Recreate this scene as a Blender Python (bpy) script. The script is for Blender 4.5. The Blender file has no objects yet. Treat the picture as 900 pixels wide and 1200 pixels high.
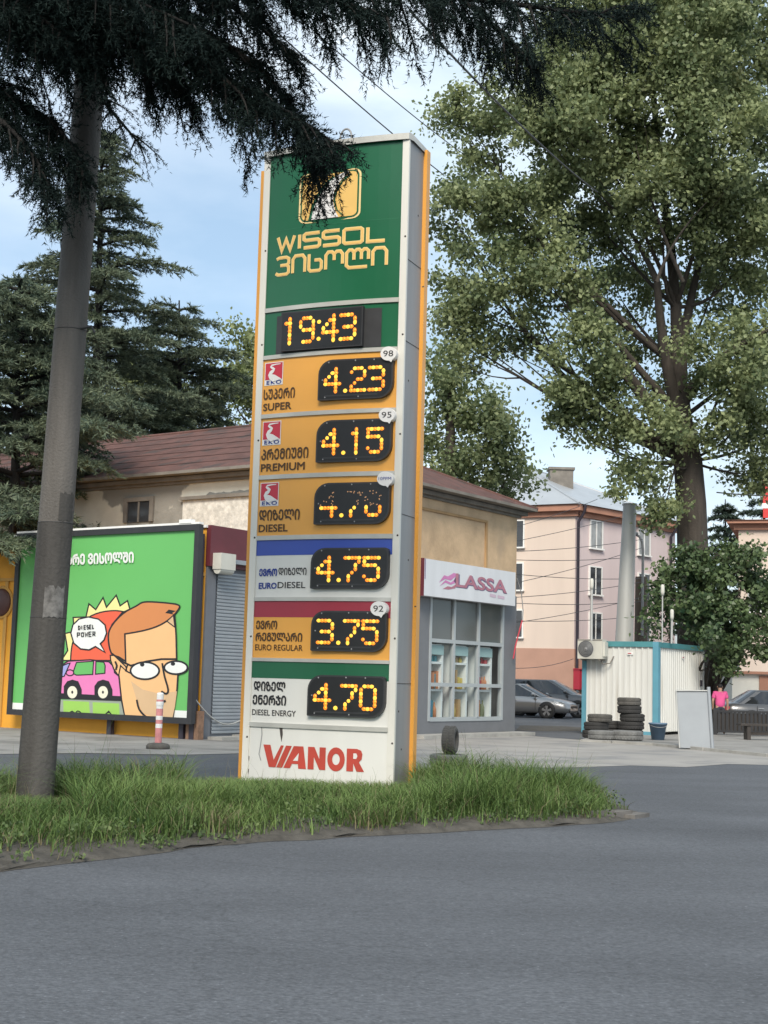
import bpy, math, random
import numpy as np
from mathutils import Vector, Matrix

rng = np.random.default_rng(7)
random.seed(7)
SC = bpy.context.scene
COL = SC.collection
R_ = math.radians

# ------------------------------------------------------------------ camera
F_PX, CAM_H, ROLL = 1650.0, 1.5, 0.027
PITCH = math.atan(196 / F_PX)
fw = np.array([0, math.cos(PITCH), math.sin(PITCH)])
u0 = np.array([0, -math.sin(PITCH), math.cos(PITCH)])
r0 = np.array([1.0, 0, 0])
up = u0 * math.cos(ROLL) - r0 * math.sin(ROLL)
rt = r0 * math.cos(ROLL) + u0 * math.sin(ROLL)
cam_d = bpy.data.cameras.new('camera')
cam = bpy.data.objects.new('camera', cam_d); COL.objects.link(cam)
cam_d.sensor_fit = 'VERTICAL'; cam_d.sensor_height = 36.0
cam_d.lens = F_PX / 1200 * 36.0
cam_d.clip_start = 0.1; cam_d.clip_end = 5000
M4 = Matrix.Identity(4)
for i in range(3):
    M4[i][0] = rt[i]; M4[i][1] = up[i]; M4[i][2] = -fw[i]
M4[2][3] = CAM_H
cam.matrix_world = M4
SC.camera = cam

# ------------------------------------------------------------------ sky, sun, exposure
SUN_EL, SUN_AZ = R_(40), R_(186)      # azimuth clockwise from +Y: behind the camera, a little to the left
w = bpy.data.worlds.new('World'); SC.world = w; w.use_nodes = True
nt = w.node_tree; N = nt.nodes; LK = nt.links
N.clear()
out = N.new('ShaderNodeOutputWorld'); bg = N.new('ShaderNodeBackground')
sky = N.new('ShaderNodeTexSky'); sky.sky_type = 'NISHITA'; sky.sun_disc = False
sky.sun_elevation = SUN_EL; sky.sun_rotation = SUN_AZ
sky.air_density = 1.0; sky.dust_density = 1.0; sky.ozone_density = 1.2
tc = N.new('ShaderNodeTexCoord'); mp = N.new('ShaderNodeMapping'); mp.inputs['Scale'].default_value = (1.0, 1.0, 2.6)
mp.inputs['Location'].default_value = (0.3, 0.1, 0.25)
nz = N.new('ShaderNodeTexNoise'); nz.inputs['Scale'].default_value = 2.6; nz.inputs['Detail'].default_value = 7; nz.inputs['Roughness'].default_value = 0.55
nz.inputs['Distortion'].default_value = 0.4
cr = N.new('ShaderNodeValToRGB'); cr.color_ramp.elements[0].position = 0.40; cr.color_ramp.elements[1].position = 0.62
cr.color_ramp.elements[0].color = (0.50, 0.50, 0.50, 1); cr.color_ramp.elements[1].color = (0.95, 0.95, 0.95, 1)
nz2 = N.new('ShaderNodeTexNoise'); nz2.inputs['Scale'].default_value = 3.4; nz2.inputs['Detail'].default_value = 8
cc = N.new('ShaderNodeMix'); cc.data_type = 'RGBA'
cc.inputs[6].default_value = (3.0, 4.1, 5.0, 1); cc.inputs[7].default_value = (6.6, 7.2, 7.5, 1)
mx = N.new('ShaderNodeMix'); mx.data_type = 'RGBA'
LK.new(tc.outputs['Generated'], mp.inputs['Vector']); LK.new(mp.outputs[0], nz.inputs['Vector']); LK.new(mp.outputs[0], nz2.inputs['Vector'])
LK.new(nz.outputs['Fac'], cr.inputs[0]); LK.new(cr.outputs[0], mx.inputs[0])
cr2 = N.new('ShaderNodeValToRGB'); cr2.color_ramp.elements[0].position = 0.36; cr2.color_ramp.elements[1].position = 0.64
LK.new(nz2.outputs['Fac'], cr2.inputs[0]); LK.new(cr2.outputs[0], cc.inputs[0])
LK.new(sky.outputs[0], mx.inputs[6]); LK.new(cc.outputs[2], mx.inputs[7])
LK.new(mx.outputs[2], bg.inputs['Color']); bg.inputs['Strength'].default_value = 0.1
LK.new(bg.outputs[0], out.inputs['Surface'])
sd = bpy.data.lights.new('sun', 'SUN'); sd.energy = 2.1; sd.angle = R_(22); sd.color = (1.0, 0.92, 0.80)
so = bpy.data.objects.new('sun', sd); COL.objects.link(so)
sdir = Vector((math.sin(SUN_AZ) * math.cos(SUN_EL), math.cos(SUN_AZ) * math.cos(SUN_EL), math.sin(SUN_EL)))
so.rotation_euler = sdir.to_track_quat('Z', 'Y').to_euler()
so.location = sdir * 60
vs = SC.view_settings; vs.view_transform = 'Standard'; vs.look = 'None'; vs.gamma = 1; vs.exposure = 0.88
SC.view_settings.use_curve_mapping = False
SC.cycles.use_denoising = True
SC.cycles.max_bounces = 8; SC.cycles.transparent_max_bounces = 12
SC.cycles.sample_clamp_indirect = 4

# ------------------------------------------------------------------ photo-measured points turned into world places
def ray(px, py): return fw * F_PX + rt * (px - 450) + up * (600 - py)
CAMP = np.array([0, 0, CAM_H])
def G(px, py, z=0.0):
    v = ray(px, py); return CAMP + v * ((z - CAM_H) / v[2])
def D(px, py, d):
    v = ray(px, py); return CAMP + v * d / v[1]
def A(*a): return np.array(a, float)

class Fr:
    """upright frame: u along the wall, w outward from it, z up"""
    def __init__(s, o, ux, flip=1):
        s.o = A(o[0], o[1], o[2] if len(o) > 2 else 0); ux = A(ux[0], ux[1]); ux /= np.linalg.norm(ux)
        s.u = A(ux[0], ux[1], 0); s.w = A(ux[1], -ux[0], 0) * flip
    def p(s, u, w, z): return s.o + s.u * u + s.w * w + A(0, 0, z)
    def uv(s, px, py, w=0):
        v = ray(px, py); o = s.o + s.w * w
        t = (s.w @ (o - CAMP)) / (s.w @ v); q = CAMP + v * t
        return (q - s.o) @ s.u, q[2] - s.o[2]

# ------------------------------------------------------------------ mesh helpers
class MB:
    def __init__(s): s.v = []; s.f = []; s.m = []; s.sm = []
    def add(s, vs, fs, m=0, smooth=False):
        b = len(s.v); s.v.extend([tuple(float(c) for c in q) for q in vs])
        for f in fs: s.f.append(tuple(b + i for i in f)); s.m.append(m); s.sm.append(smooth)
    def quad(s, a, b, c, d, m=0): s.add([a, b, c, d], [(0, 1, 2, 3)], m)
    def poly(s, pts, m=0): s.add(pts, [tuple(range(len(pts)))], m)
    def hexa(s, c, m=0):
        s.add(c, [(3, 2, 1, 0), (4, 5, 6, 7), (0, 1, 5, 4), (1, 2, 6, 5), (2, 3, 7, 6), (3, 0, 4, 7)], m)
    def box(s, x0, x1, y0, y1, z0, z1, m=0):
        s.hexa([(x0, y0, z0), (x1, y0, z0), (x1, y1, z0), (x0, y1, z0), (x0, y0, z1), (x1, y0, z1), (x1, y1, z1), (x0, y1, z1)], m)
    def fbox(s, fr, u0_, u1_, w0, w1, z0, z1, m=0):
        s.hexa([fr.p(u0_, w0, z0), fr.p(u1_, w0, z0), fr.p(u1_, w1, z0), fr.p(u0_, w1, z0), fr.p(u0_, w0, z1), fr.p(u1_, w0, z1), fr.p(u1_, w1, z1), fr.p(u0_, w1, z1)], m)
    def prism(s, pts, z0, z1, m=0):
        n = len(pts); b = [(p[0], p[1], z0) for p in pts] + [(p[0], p[1], z1) for p in pts]
        s.add(b, [tuple(range(n))[::-1], tuple(range(n, 2 * n))] + [(i, (i + 1) % n, n + (i + 1) % n, n + i) for i in range(n)], m)
    def tube(s, pts, rad, n=8, m=0, cap=True):
        pts = [A(*p) for p in pts]; k = len(pts)
        if not hasattr(rad, '__len__'): rad = [rad] * k
        V = []; ref = A(0.31, 0.17, 0.93)
        t0 = pts[-1] - pts[0]
        if abs(t0 @ ref) / (np.linalg.norm(t0) + 1e-9) > 0.9: ref = A(1, 0.1, 0)
        for i in range(k):
            t = pts[min(i + 1, k - 1)] - pts[max(i - 1, 0)]; t /= np.linalg.norm(t) + 1e-9
            a = np.cross(ref, t); a /= np.linalg.norm(a) + 1e-9; b = np.cross(t, a)
            for j in range(n):
                q = 2 * math.pi * j / n; V.append(pts[i] + (a * math.cos(q) + b * math.sin(q)) * rad[i])
        Fc = [(i * n + j, i * n + (j + 1) % n, (i + 1) * n + (j + 1) % n, (i + 1) * n + j) for i in range(k - 1) for j in range(n)]
        s.add(V, Fc, m, True)
        if cap: s.add(V[:n], [tuple(range(n))[::-1]], m); s.add(V[-n:], [tuple(range(n))], m)
    def lathe(s, prof, o=(0, 0, 0), n=20, m=0, ax=None, closed=False):
        """prof: (r, h) pairs turned about axis ax (default z) through o"""
        o = A(*o); ax = A(0, 0, 1) if ax is None else A(*ax) / np.linalg.norm(ax)
        a = np.cross(ax, A(0.2, 1, 0.3)); a /= np.linalg.norm(a); b = np.cross(ax, a)
        V = []
        for r, h in prof:
            for j in range(n):
                q = 2 * math.pi * j / n; V.append(o + ax * h + (a * math.cos(q) + b * math.sin(q)) * r)
        k = len(prof); rngk = range(k) if closed else range(k - 1)
        s.add(V, [(i * n + j, i * n + (j + 1) % n, ((i + 1) % k) * n + (j + 1) % n, ((i + 1) % k) * n + j) for i in rngk for j in range(n)], m, True)
    def ball(s, c, rx, ry, rz, n=12, k=8, m=0):
        V = [];
        for i in range(k + 1):
            t = math.pi * i / k
            for j in range(n):
                q = 2 * math.pi * j / n
                V.append((c[0] + rx * math.sin(t) * math.cos(q), c[1] + ry * math.sin(t) * math.sin(q), c[2] + rz * math.cos(t)))
        s.add(V, [(i * n + j, (i + 1) * n + j, (i + 1) * n + (j + 1) % n, i * n + (j + 1) % n) for i in range(k) for j in range(n)], m, True)
    def ribbon(s, pts, wd, fn, m=0, closed=False):
        """flat stroke of width wd along 2-D points, mitred; fn maps (x, y) to 3-D"""
        P = [A(*p) for p in pts]; k = len(P); lft = []; rgt = []
        for i in range(k):
            if closed: a, b, c = P[i - 1], P[i], P[(i + 1) % k]
            else: a, b, c = P[max(i - 1, 0)], P[i], P[min(i + 1, k - 1)]
            d1 = b - a if np.linalg.norm(b - a) > 1e-9 else c - b
            d2 = c - b if np.linalg.norm(c - b) > 1e-9 else b - a
            d1 = d1 / np.linalg.norm(d1); d2 = d2 / np.linalg.norm(d2)
            n1 = A(-d1[1], d1[0]); n2 = A(-d2[1], d2[0]); n_ = n1 + n2
            ln = np.linalg.norm(n_)
            n_ = n1 if ln < 1e-6 else n_ / ln
            q = wd / 2 / max(0.45, n_ @ n1)
            lft.append(fn(*(b + n_ * q))); rgt.append(fn(*(b - n_ * q)))
        V = lft + rgt
        rg = range(k) if closed else range(k - 1)
        s.add(V, [(i, k + i, k + (i + 1) % k, (i + 1) % k) for i in rg], m)
    def raw(s, V, Fc, m=0):
        s.add(V, Fc, m)

def setp(o, label=None, cat=None, group=None, kind=None):
    if label: o['label'] = label
    if cat: o['category'] = cat
    if group: o['group'] = group
    if kind: o['kind'] = kind
    return o

def wl(o):
    p = Vector((0, 0, 0))
    while o is not None: p = p + o.location; o = o.parent
    return np.array(p)

def obj(name, mb, mats, parent=None, label=None, cat=None, group=None, kind=None, origin=None):
    """link one mesh; vertices are given in world space (frames unrotated at build time)"""
    me = bpy.data.meshes.new(name)
    off = wl(parent) if parent is not None else (A(*origin) if origin is not None else A(0, 0, 0))
    V = np.array(mb.v, float).reshape(-1, 3) - off
    me.from_pydata(V.tolist(), [], mb.f)
    if not isinstance(mats, (list, tuple)): mats = [mats]
    for m in mats: me.materials.append(m)
    me.polygons.foreach_set('material_index', np.array(mb.m, np.int32))
    me.polygons.foreach_set('use_smooth', np.array(mb.sm, bool))
    me.update()
    o = bpy.data.objects.new(name, me); COL.objects.link(o)
    if parent is not None: o.parent = parent
    elif origin is not None: o.location = Vector(origin)
    return setp(o, label, cat, group, kind)

def thing(name, label, cat, loc=(0, 0, 0), group=None):
    o = bpy.data.objects.new(name, None); COL.objects.link(o); o.location = Vector([float(c) for c in loc])
    o.empty_display_size = 0.3
    return setp(o, label, cat, group)

def copy_tree(o, parent=None):
    c = o.copy(); COL.objects.link(c)
    if parent is not None: c.parent = parent
    for ch in o.children: copy_tree(ch, c)
    return c

def npmesh(name, V, k, mats, parent=None, mi=None, smooth=False, origin=None, **kw):
    """V: (n*k, 3) vertices of n separate k-gons"""
    me = bpy.data.meshes.new(name)
    V = np.ascontiguousarray(V, np.float32).copy(); n = len(V) // k
    off = wl(parent) if parent is not None else (A(*origin) if origin is not None else A(0, 0, 0))
    V -= off.astype(np.float32)
    me.vertices.add(n * k); me.vertices.foreach_set('co', V.ravel())
    me.loops.add(n * k); me.loops.foreach_set('vertex_index', np.arange(n * k, dtype=np.int32))
    me.polygons.add(n); me.polygons.foreach_set('loop_start', np.arange(0, n * k, k, dtype=np.int32))
    if not isinstance(mats, (list, tuple)): mats = [mats]
    for m in mats: me.materials.append(m)
    if mi is not None: me.polygons.foreach_set('material_index', np.asarray(mi, np.int32))
    me.update(calc_edges=True)
    o = bpy.data.objects.new(name, me); COL.objects.link(o)
    if parent is not None: o.parent = parent
    elif origin is not None: o.location = Vector(origin)
    return setp(o, **kw)

# ------------------------------------------------------------------ materials
MATS = {}
def mat(name, col, rough=0.8, var=0.12, scale=3.0, bump=0.0, bscale=40.0, metal=0.0, spec=0.5, col2=None, thr=None, streak=False, coat=0.0):
    """principled with noise-driven variation; col2/thr: a second colour in irregular patches"""
    m = bpy.data.materials.new(name); m.use_nodes = True; n = m.node_tree.nodes; l = m.node_tree.links
    b = n['Principled BSDF']; b.inputs['Roughness'].default_value = rough; b.inputs['Metallic'].default_value = metal
    b.inputs['Specular IOR Level'].default_value = spec; b.inputs['Coat Weight'].default_value = coat
    g = n.new('ShaderNodeTexCoord'); mpn = n.new('ShaderNodeMapping')
    l.new(g.outputs['Object'], mpn.inputs['Vector'])
    if streak: mpn.inputs['Scale'].default_value = (1, 1, 0.12)
    t = n.new('ShaderNodeTexNoise'); t.inputs['Scale'].default_value = scale; t.inputs['Detail'].default_value = 6; t.inputs['Roughness'].default_value = 0.6
    l.new(mpn.outputs[0], t.inputs['Vector'])
    r = n.new('ShaderNodeValToRGB'); c = A(*col)
    r.color_ramp.elements[0].position = 0.3; r.color_ramp.elements[1].position = 0.7
    r.color_ramp.elements[0].color = (*np.clip(c * (1 - var), 0, 1), 1); r.color_ramp.elements[1].color = (*np.clip(c * (1 + var), 0, 1), 1)
    l.new(t.outputs['Fac'], r.inputs[0]); last = r.outputs[0]
    if col2 is not None:
        t2 = n.new('ShaderNodeTexNoise'); t2.inputs['Scale'].default_value = thr[1]; t2.inputs['Detail'].default_value = 5
        l.new(mpn.outputs[0], t2.inputs['Vector'])
        r2 = n.new('ShaderNodeValToRGB'); r2.color_ramp.elements[0].position = thr[0]; r2.color_ramp.elements[1].position = thr[0] + thr[2]
        l.new(t2.outputs['Fac'], r2.inputs[0])
        x = n.new('ShaderNodeMix'); x.data_type = 'RGBA'; x.inputs[7].default_value = (*col2, 1)
        l.new(r2.outputs[0], x.inputs[0]); l.new(last, x.inputs[6]); last = x.outputs[2]
    l.new(last, b.inputs['Base Color'])
    if bump:
        t3 = n.new('ShaderNodeTexNoise'); t3.inputs['Scale'].default_value = bscale; t3.inputs['Detail'].default_value = 4
        l.new(g.outputs['Object'], t3.inputs['Vector'])
        bp = n.new('ShaderNodeBump'); bp.inputs['Strength'].default_value = bump; bp.inputs['Distance'].default_value = 0.02
        l.new(t3.outputs['Fac'], bp.inputs['Height']); l.new(bp.outputs[0], b.inputs['Normal'])
    MATS[name] = m
    return m

def emis(name, col, st):
    m = bpy.data.materials.new(name); m.use_nodes = True; n = m.node_tree.nodes
    b = n['Principled BSDF']; b.inputs['Base Color'].default_value = (*[c * 0.4 for c in col], 1)
    b.inputs['Emission Color'].default_value = (*col, 1); b.inputs['Emission Strength'].default_value = st
    MATS[name] = m; return m

def leafmat(name, ca, cb, trans=0.3, rough=0.55, spec=0.3):
    """leaf: colour differs from leaf to leaf and from spray to spray; lets some light through"""
    m = bpy.data.materials.new(name); m.use_nodes = True; n = m.node_tree.nodes; l = m.node_tree.links
    b = n['Principled BSDF']; b.inputs['Roughness'].default_value = rough; b.inputs['Specular IOR Level'].default_value = spec
    g = n.new('ShaderNodeNewGeometry'); tcn = n.new('ShaderNodeTexCoord')
    t = n.new('ShaderNodeTexNoise'); t.inputs['Scale'].default_value = 0.7; t.inputs['Detail'].default_value = 2
    l.new(tcn.outputs['Object'], t.inputs['Vector'])
    a = n.new('ShaderNodeMath'); a.operation = 'MULTIPLY_ADD'; a.inputs[1].default_value = 0.55
    l.new(g.outputs['Random Per Island'], a.inputs[0])
    s = n.new('ShaderNodeMath'); s.operation = 'MULTIPLY_ADD'; s.inputs[1].default_value = 1.6; s.inputs[2].default_value = -0.55
    l.new(t.outputs['Fac'], s.inputs[0]); l.new(s.outputs[0], a.inputs[2])
    r = n.new('ShaderNodeValToRGB'); r.color_ramp.elements[0].position = 0.1; r.color_ramp.elements[1].position = 0.95
    r.color_ramp.elements[0].color = (*ca, 1); r.color_ramp.elements[1].color = (*cb, 1)
    l.new(a.outputs[0], r.inputs[0]); l.new(r.outputs[0], b.inputs['Base Color'])
    if trans:
        tr = n.new('ShaderNodeBsdfTranslucent'); l.new(r.outputs[0], tr.inputs['Color'])
        ms = n.new('ShaderNodeMixShader'); ms.inputs[0].default_value = trans
        l.new(b.outputs[0], ms.inputs[1]); l.new(tr.outputs[0], ms.inputs[2]); l.new(ms.outputs[0], n['Material Output'].inputs['Surface'])
    MATS[name] = m; return m

def glassmat(name, tint=(0.8, 0.9, 0.9), alpha=0.25, rough=0.03):
    m = bpy.data.materials.new(name); m.use_nodes = True; n = m.node_tree.nodes; l = m.node_tree.links
    b = n['Principled BSDF']; b.inputs['Base Color'].default_value = (*[c * 0.1 for c in tint], 1); b.inputs['Roughness'].default_value = rough
    b.inputs['Specular IOR Level'].default_value = 0.8
    tr = n.new('ShaderNodeBsdfTransparent'); tr.inputs['Color'].default_value = (*tint, 1)
    ms = n.new('ShaderNodeMixShader'); ms.inputs[0].default_value = alpha
    l.new(tr.outputs[0], ms.inputs[1]); l.new(b.outputs[0], ms.inputs[2]); l.new(ms.outputs[0], n['Material Output'].inputs['Surface'])
    MATS[name] = m; return m

asphalt = mat('asphalt', (0.104, 0.110, 0.121), 0.92, 0.12, 0.4, 0.7, 30, spec=0.2)
def asphalt_detail(m):
    """stone grain, scattered pale chips, darker worn tracks and a few hairline cracks"""
    n = m.node_tree.nodes; l = m.node_tree.links; b = n['Principled BSDF']
    src = b.inputs['Base Color'].links[0].from_socket
    tcn = n.new('ShaderNodeTexCoord')
    def mul(a_sock, fac_sock, lo, hi, p0=0.0, p1=1.0):
        r = n.new('ShaderNodeValToRGB'); r.color_ramp.elements[0].position = p0; r.color_ramp.elements[1].position = p1
        r.color_ramp.elements[0].color = (lo, lo, lo, 1); r.color_ramp.elements[1].color = (hi, hi, hi, 1)
        l.new(fac_sock, r.inputs[0])
        x = n.new('ShaderNodeMix'); x.data_type = 'RGBA'; x.blend_type = 'MULTIPLY'; x.inputs[0].default_value = 1
        l.new(a_sock, x.inputs[6]); l.new(r.outputs[0], x.inputs[7]); return x.outputs[2]
    def noise(sc, det, rot=0, sx=1, sy=1):
        mpn = n.new('ShaderNodeMapping'); mpn.inputs['Rotation'].default_value = (0, 0, R_(rot)); mpn.inputs['Scale'].default_value = (sx, sy, 1)
        l.new(tcn.outputs['Object'], mpn.inputs['Vector'])
        t = n.new('ShaderNodeTexNoise'); t.inputs['Scale'].default_value = sc; t.inputs['Detail'].default_value = det; l.new(mpn.outputs[0], t.inputs['Vector']); return t.outputs['Fac']
    c = mul(src, noise(38, 3), .80, 1.20, .32, .68)
    c = mul(c, noise(14, 4), .90, 1.10, .35, .65)
    c = mul(c, noise(.55, 5, -48, .35, 1.3), .90, 1.10, .35, .65)
    v = n.new('ShaderNodeTexVoronoi'); v.inputs['Scale'].default_value = 16; l.new(tcn.outputs['Object'], v.inputs['Vector'])
    c = mul(c, v.outputs['Distance'], 1.7, 1.0, .06, .13)
    vc = n.new('ShaderNodeTexVoronoi'); vc.feature = 'DISTANCE_TO_EDGE'; vc.inputs['Scale'].default_value = .33
    dn = n.new('ShaderNodeTexNoise'); dn.inputs['Scale'].default_value = 1.6; dn.inputs['Detail'].default_value = 6; l.new(tcn.outputs['Object'], dn.inputs['Vector'])
    av = n.new('ShaderNodeVectorMath'); av.operation = 'MULTIPLY_ADD'; av.inputs[1].default_value = (1.2, 1.2, 0); l.new(dn.outputs['Color'], av.inputs[0]); l.new(tcn.outputs['Object'], av.inputs[2]); l.new(av.outputs[0], vc.inputs['Vector'])
    c = mul(c, vc.outputs['Distance'], .84, 1.0, .0, .006)
    l.new(c, b.inputs['Base Color'])
asphalt_detail(asphalt)
concrete = mat('dusty_concrete', (0.30, 0.285, 0.265), 0.9, 0.14, 0.6, 0.3, 30, col2=(0.22, 0.215, 0.21), thr=(0.5, 0.7, 0.15))
pave = mat('worn_pavement', (0.26, 0.25, 0.235), 0.92, 0.2, 1.2, 0.4, 30, col2=(0.17, 0.165, 0.155), thr=(0.52, 0.6, 0.1))
kerbm = mat('kerb_concrete', (0.33, 0.32, 0.295), 0.9, 0.2, 3, 0.4, 30)
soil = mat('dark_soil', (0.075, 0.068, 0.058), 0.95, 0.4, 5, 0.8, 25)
white = mat('white_paint', (0.78, 0.77, 0.74), 0.5, 0.05, 2)
trimw = mat('white_sign_trim', (0.66, 0.64, 0.58), 0.4, 0.08, 2, streak=True)
sgrey = mat('brushed_grey_metal', (0.27, 0.27, 0.27), 0.5, 0.16, 2.5, metal=0.1, streak=True)
barm = mat('grey_divider', (0.47, 0.46, 0.42), 0.4, 0.1, 3, metal=0.3)
orange = mat('sign_orange', (0.72, 0.33, 0.055), 0.4, 0.06, 2, streak=True)
orangep = mat('orange_panel', (0.74, 0.35, 0.06), 0.35, 0.04, 1.2)
greenp = mat('green_panel', (0.008, 0.105, 0.045), 0.3, 0.08, 0.8)
bluep = mat('blue_band', (0.03, 0.07, 0.36), 0.35, 0.05, 2)
redp = mat('red_band', (0.32, 0.025, 0.045), 0.35, 0.05, 2)
whitep = mat('white_panel', (0.66, 0.65, 0.61), 0.35, 0.05, 1.5, streak=True)
vianr = mat('faded_red_lettering', (0.45, 0.055, 0.035), 0.5, 0.1, 4)
ledk = mat('display_black', (0.012, 0.012, 0.013), 0.35, 0.2, 5)
ledr = mat('display_rim', (0.03, 0.03, 0.032), 0.4, 0.2, 5)
brown = mat('brown_lettering', (0.075, 0.035, 0.01), 0.5, 0.05)
black = mat('black_lettering', (0.015, 0.014, 0.016), 0.5, 0.05)
bluel = mat('blue_lettering', (0.02, 0.045, 0.25), 0.5, 0.05)
gold = mat('gold_lettering', (0.75, 0.47, 0.14), 0.4, 0.04)
golde = mat('gold_outline', (0.80, 0.60, 0.28), 0.4, 0.04)
ekor = mat('logo_red', (0.50, 0.02, 0.045), 0.4, 0.04)
logow = mat('logo_white', (0.72, 0.70, 0.68), 0.4, 0.05)
rust = mat('rust_stain', (0.06, 0.05, 0.045), 0.8, 0.3, 8)
led_a = emis('led_amber', (1.0, 0.27, 0.015), 0.62)
led_b = emis('led_yellow', (1.0, 0.55, 0.06), 0.75)
led_d = emis('led_dim', (0.8, 0.42, 0.2), 0.22)
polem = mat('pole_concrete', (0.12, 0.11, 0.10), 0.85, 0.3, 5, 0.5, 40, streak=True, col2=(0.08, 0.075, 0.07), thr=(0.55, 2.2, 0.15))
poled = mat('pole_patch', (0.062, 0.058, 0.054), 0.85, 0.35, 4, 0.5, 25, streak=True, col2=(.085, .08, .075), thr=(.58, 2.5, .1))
paperm = mat('torn_paper', (0.14, 0.135, 0.13), 0.9, 0.5, 14)
bark = mat('bark', (0.055, 0.045, 0.037), 0.95, 0.35, 6, 0.9, 14, streak=True)
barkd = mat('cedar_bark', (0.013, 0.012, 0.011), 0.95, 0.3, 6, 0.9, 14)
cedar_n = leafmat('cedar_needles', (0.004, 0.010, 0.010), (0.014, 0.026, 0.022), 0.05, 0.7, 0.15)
cedar_f = leafmat('blue_green_needles', (0.05, 0.082, 0.062), (0.185, 0.215, 0.13), 0.15, 0.6)
spruce_f = leafmat('spruce_needles', (0.022, 0.042, 0.036), (0.07, 0.10, 0.065), 0.15, 0.6)
poplar = leafmat('poplar_leaves', (0.095, 0.135, 0.06), (0.36, 0.405, 0.20), 0.4, 0.5, 0.4)
poplar2 = leafmat('pale_leaves', (0.12, 0.155, 0.06), (0.34, 0.38, 0.17), 0.32, 0.5, 0.4)
bushm = leafmat('dark_bush_leaves', (0.042, 0.075, 0.034), (0.15, 0.205, 0.085), 0.22, 0.45, 0.45)
grassm = leafmat('grass_blades', (0.055, 0.115, 0.028), (0.215, 0.30, 0.095), 0.3, 0.6)
drym = leafmat('dry_stems', (0.13, 0.11, 0.06), (0.24, 0.21, 0.12), 0.2, 0.8)
roofb = mat('brown_roofing', (0.115, 0.055, 0.045), 0.9, 0.3, 2.0, 0.4, 12, col2=(0.068, 0.045, 0.04), thr=(0.54, 1.6, 0.1))
plast = mat('peeling_plaster', (0.60, 0.56, 0.47), 0.9, 0.1, 1.5, 0.4, 12, col2=(0.25, 0.24, 0.215), thr=(0.515, 0.42, 0.02))
plast2 = mat('whitewashed_panel', (0.58, 0.56, 0.51), 0.95, 0.25, 7, 0.9, 9)
tan = mat('tan_plaster', (0.54, 0.385, 0.24), 0.92, 0.22, 1.1, 0.4, 14, col2=(0.43, 0.32, 0.215), thr=(0.55, 0.9, 0.2))
cornm = mat('grey_cornice', (0.19, 0.172, 0.15), 0.9, 0.25, 2, 0.3, 12)
yellow = mat('yellow_wall', (0.72, 0.34, 0.035), 0.75, 0.08, 1.0, 0.15, 14)
yellowd = mat('ochre_trim', (0.50, 0.27, 0.06), 0.7, 0.12, 1.5)
maroon = mat('maroon_fascia', (0.115, 0.022, 0.03), 0.5, 0.12, 2)
shut = mat('shutter_metal', (0.31, 0.335, 0.36), 0.45, 0.07, 2, metal=0.3)
sidegrey = mat('grey_pier', (0.14, 0.15, 0.17), 0.6, 0.1, 2)
bframe = mat('billboard_frame', (0.028, 0.028, 0.031), 0.5, 0.15, 3)
b_green = mat('poster_green', (0.13, 0.44, 0.12), 0.45, 0.03, 0.6)
b_lime = mat('poster_lime', (0.30, 0.55, 0.10), 0.5, 0.03)
b_white = mat('poster_white', (0.76, 0.77, 0.74), 0.5, 0.03)
b_skin = mat('poster_peach', (0.80, 0.47, 0.22), 0.5, 0.02)
b_skin2 = mat('poster_stubble', (0.62, 0.42, 0.24), 0.5, 0.02)
b_hair = mat('poster_ginger', (0.60, 0.23, 0.08), 0.5, 0.02)
b_red = mat('poster_coral', (0.75, 0.12, 0.06), 0.5, 0.02)
b_yel = mat('poster_lemon', (0.80, 0.72, 0.30), 0.5, 0.02)
b_pink = mat('poster_pink', (0.72, 0.20, 0.45), 0.5, 0.02)
b_vio = mat('poster_lilac', (0.32, 0.34, 0.66), 0.5, 0.02)
b_grey = mat('poster_grey', (0.30, 0.34, 0.28), 0.5, 0.02)
shopg = mat('shopfront_grey', (0.155, 0.16, 0.172), 0.5, 0.08, 2)
mull = mat('window_bars', (0.36, 0.39, 0.40), 0.4, 0.06, 2)
glass = glassmat('shop_glass', (0.93, 0.96, 0.96), 0.13)
frost = glassmat('filmed_glass', (0.6, 0.62, 0.6), 0.75, 0.10)
MATS['filmed_glass'].node_tree.nodes['Principled BSDF'].inputs['Base Color'].default_value = (0.15, 0.155, 0.15, 1)
shelfw = mat('shelf_white', (0.74, 0.77, 0.76), 0.4, 0.03)
shelft = mat('shelf_aqua', (0.36, 0.52, 0.52), 0.4, 0.03)
interior = mat('interior_cream', (0.62, 0.60, 0.56), 0.8, 0.08)
lassab = mat('sign_board_white', (0.64, 0.65, 0.67), 0.4, 0.08, 1.4, streak=True)
lassar = mat('lassa_maroon', (0.42, 0.17, 0.22), 0.45, 0.1)
lassap = mat('lassa_pink', (0.56, 0.20, 0.42), 0.45, 0.1)
lassav = mat('lassa_purple', (0.17, 0.12, 0.22), 0.45, 0.1)
pinkw = mat('pink_render', (0.62, 0.51, 0.50), 0.9, 0.06, 0.5, 0.1, 6, streak=True)
creamw = mat('cream_render', (0.66, 0.54, 0.455), 0.9, 0.06, 0.5, 0.1, 6, streak=True)
peachw = mat('peach_base', (0.46, 0.27, 0.20), 0.9, 0.08, 0.6, 0.1, 6)
terra = mat('terracotta_cornice', (0.40, 0.20, 0.135), 0.85, 0.12, 1)
zinc = mat('zinc_roof', (0.42, 0.44, 0.46), 0.45, 0.1, 0.5, metal=0.3, streak=False)
darkpane = mat('dark_pane', (0.035, 0.036, 0.04), 0.12, 0.1, 1, spec=0.8)
curtpane = mat('curtained_pane', (0.30, 0.31, 0.31), 0.3, 0.25, 1.6)
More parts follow.
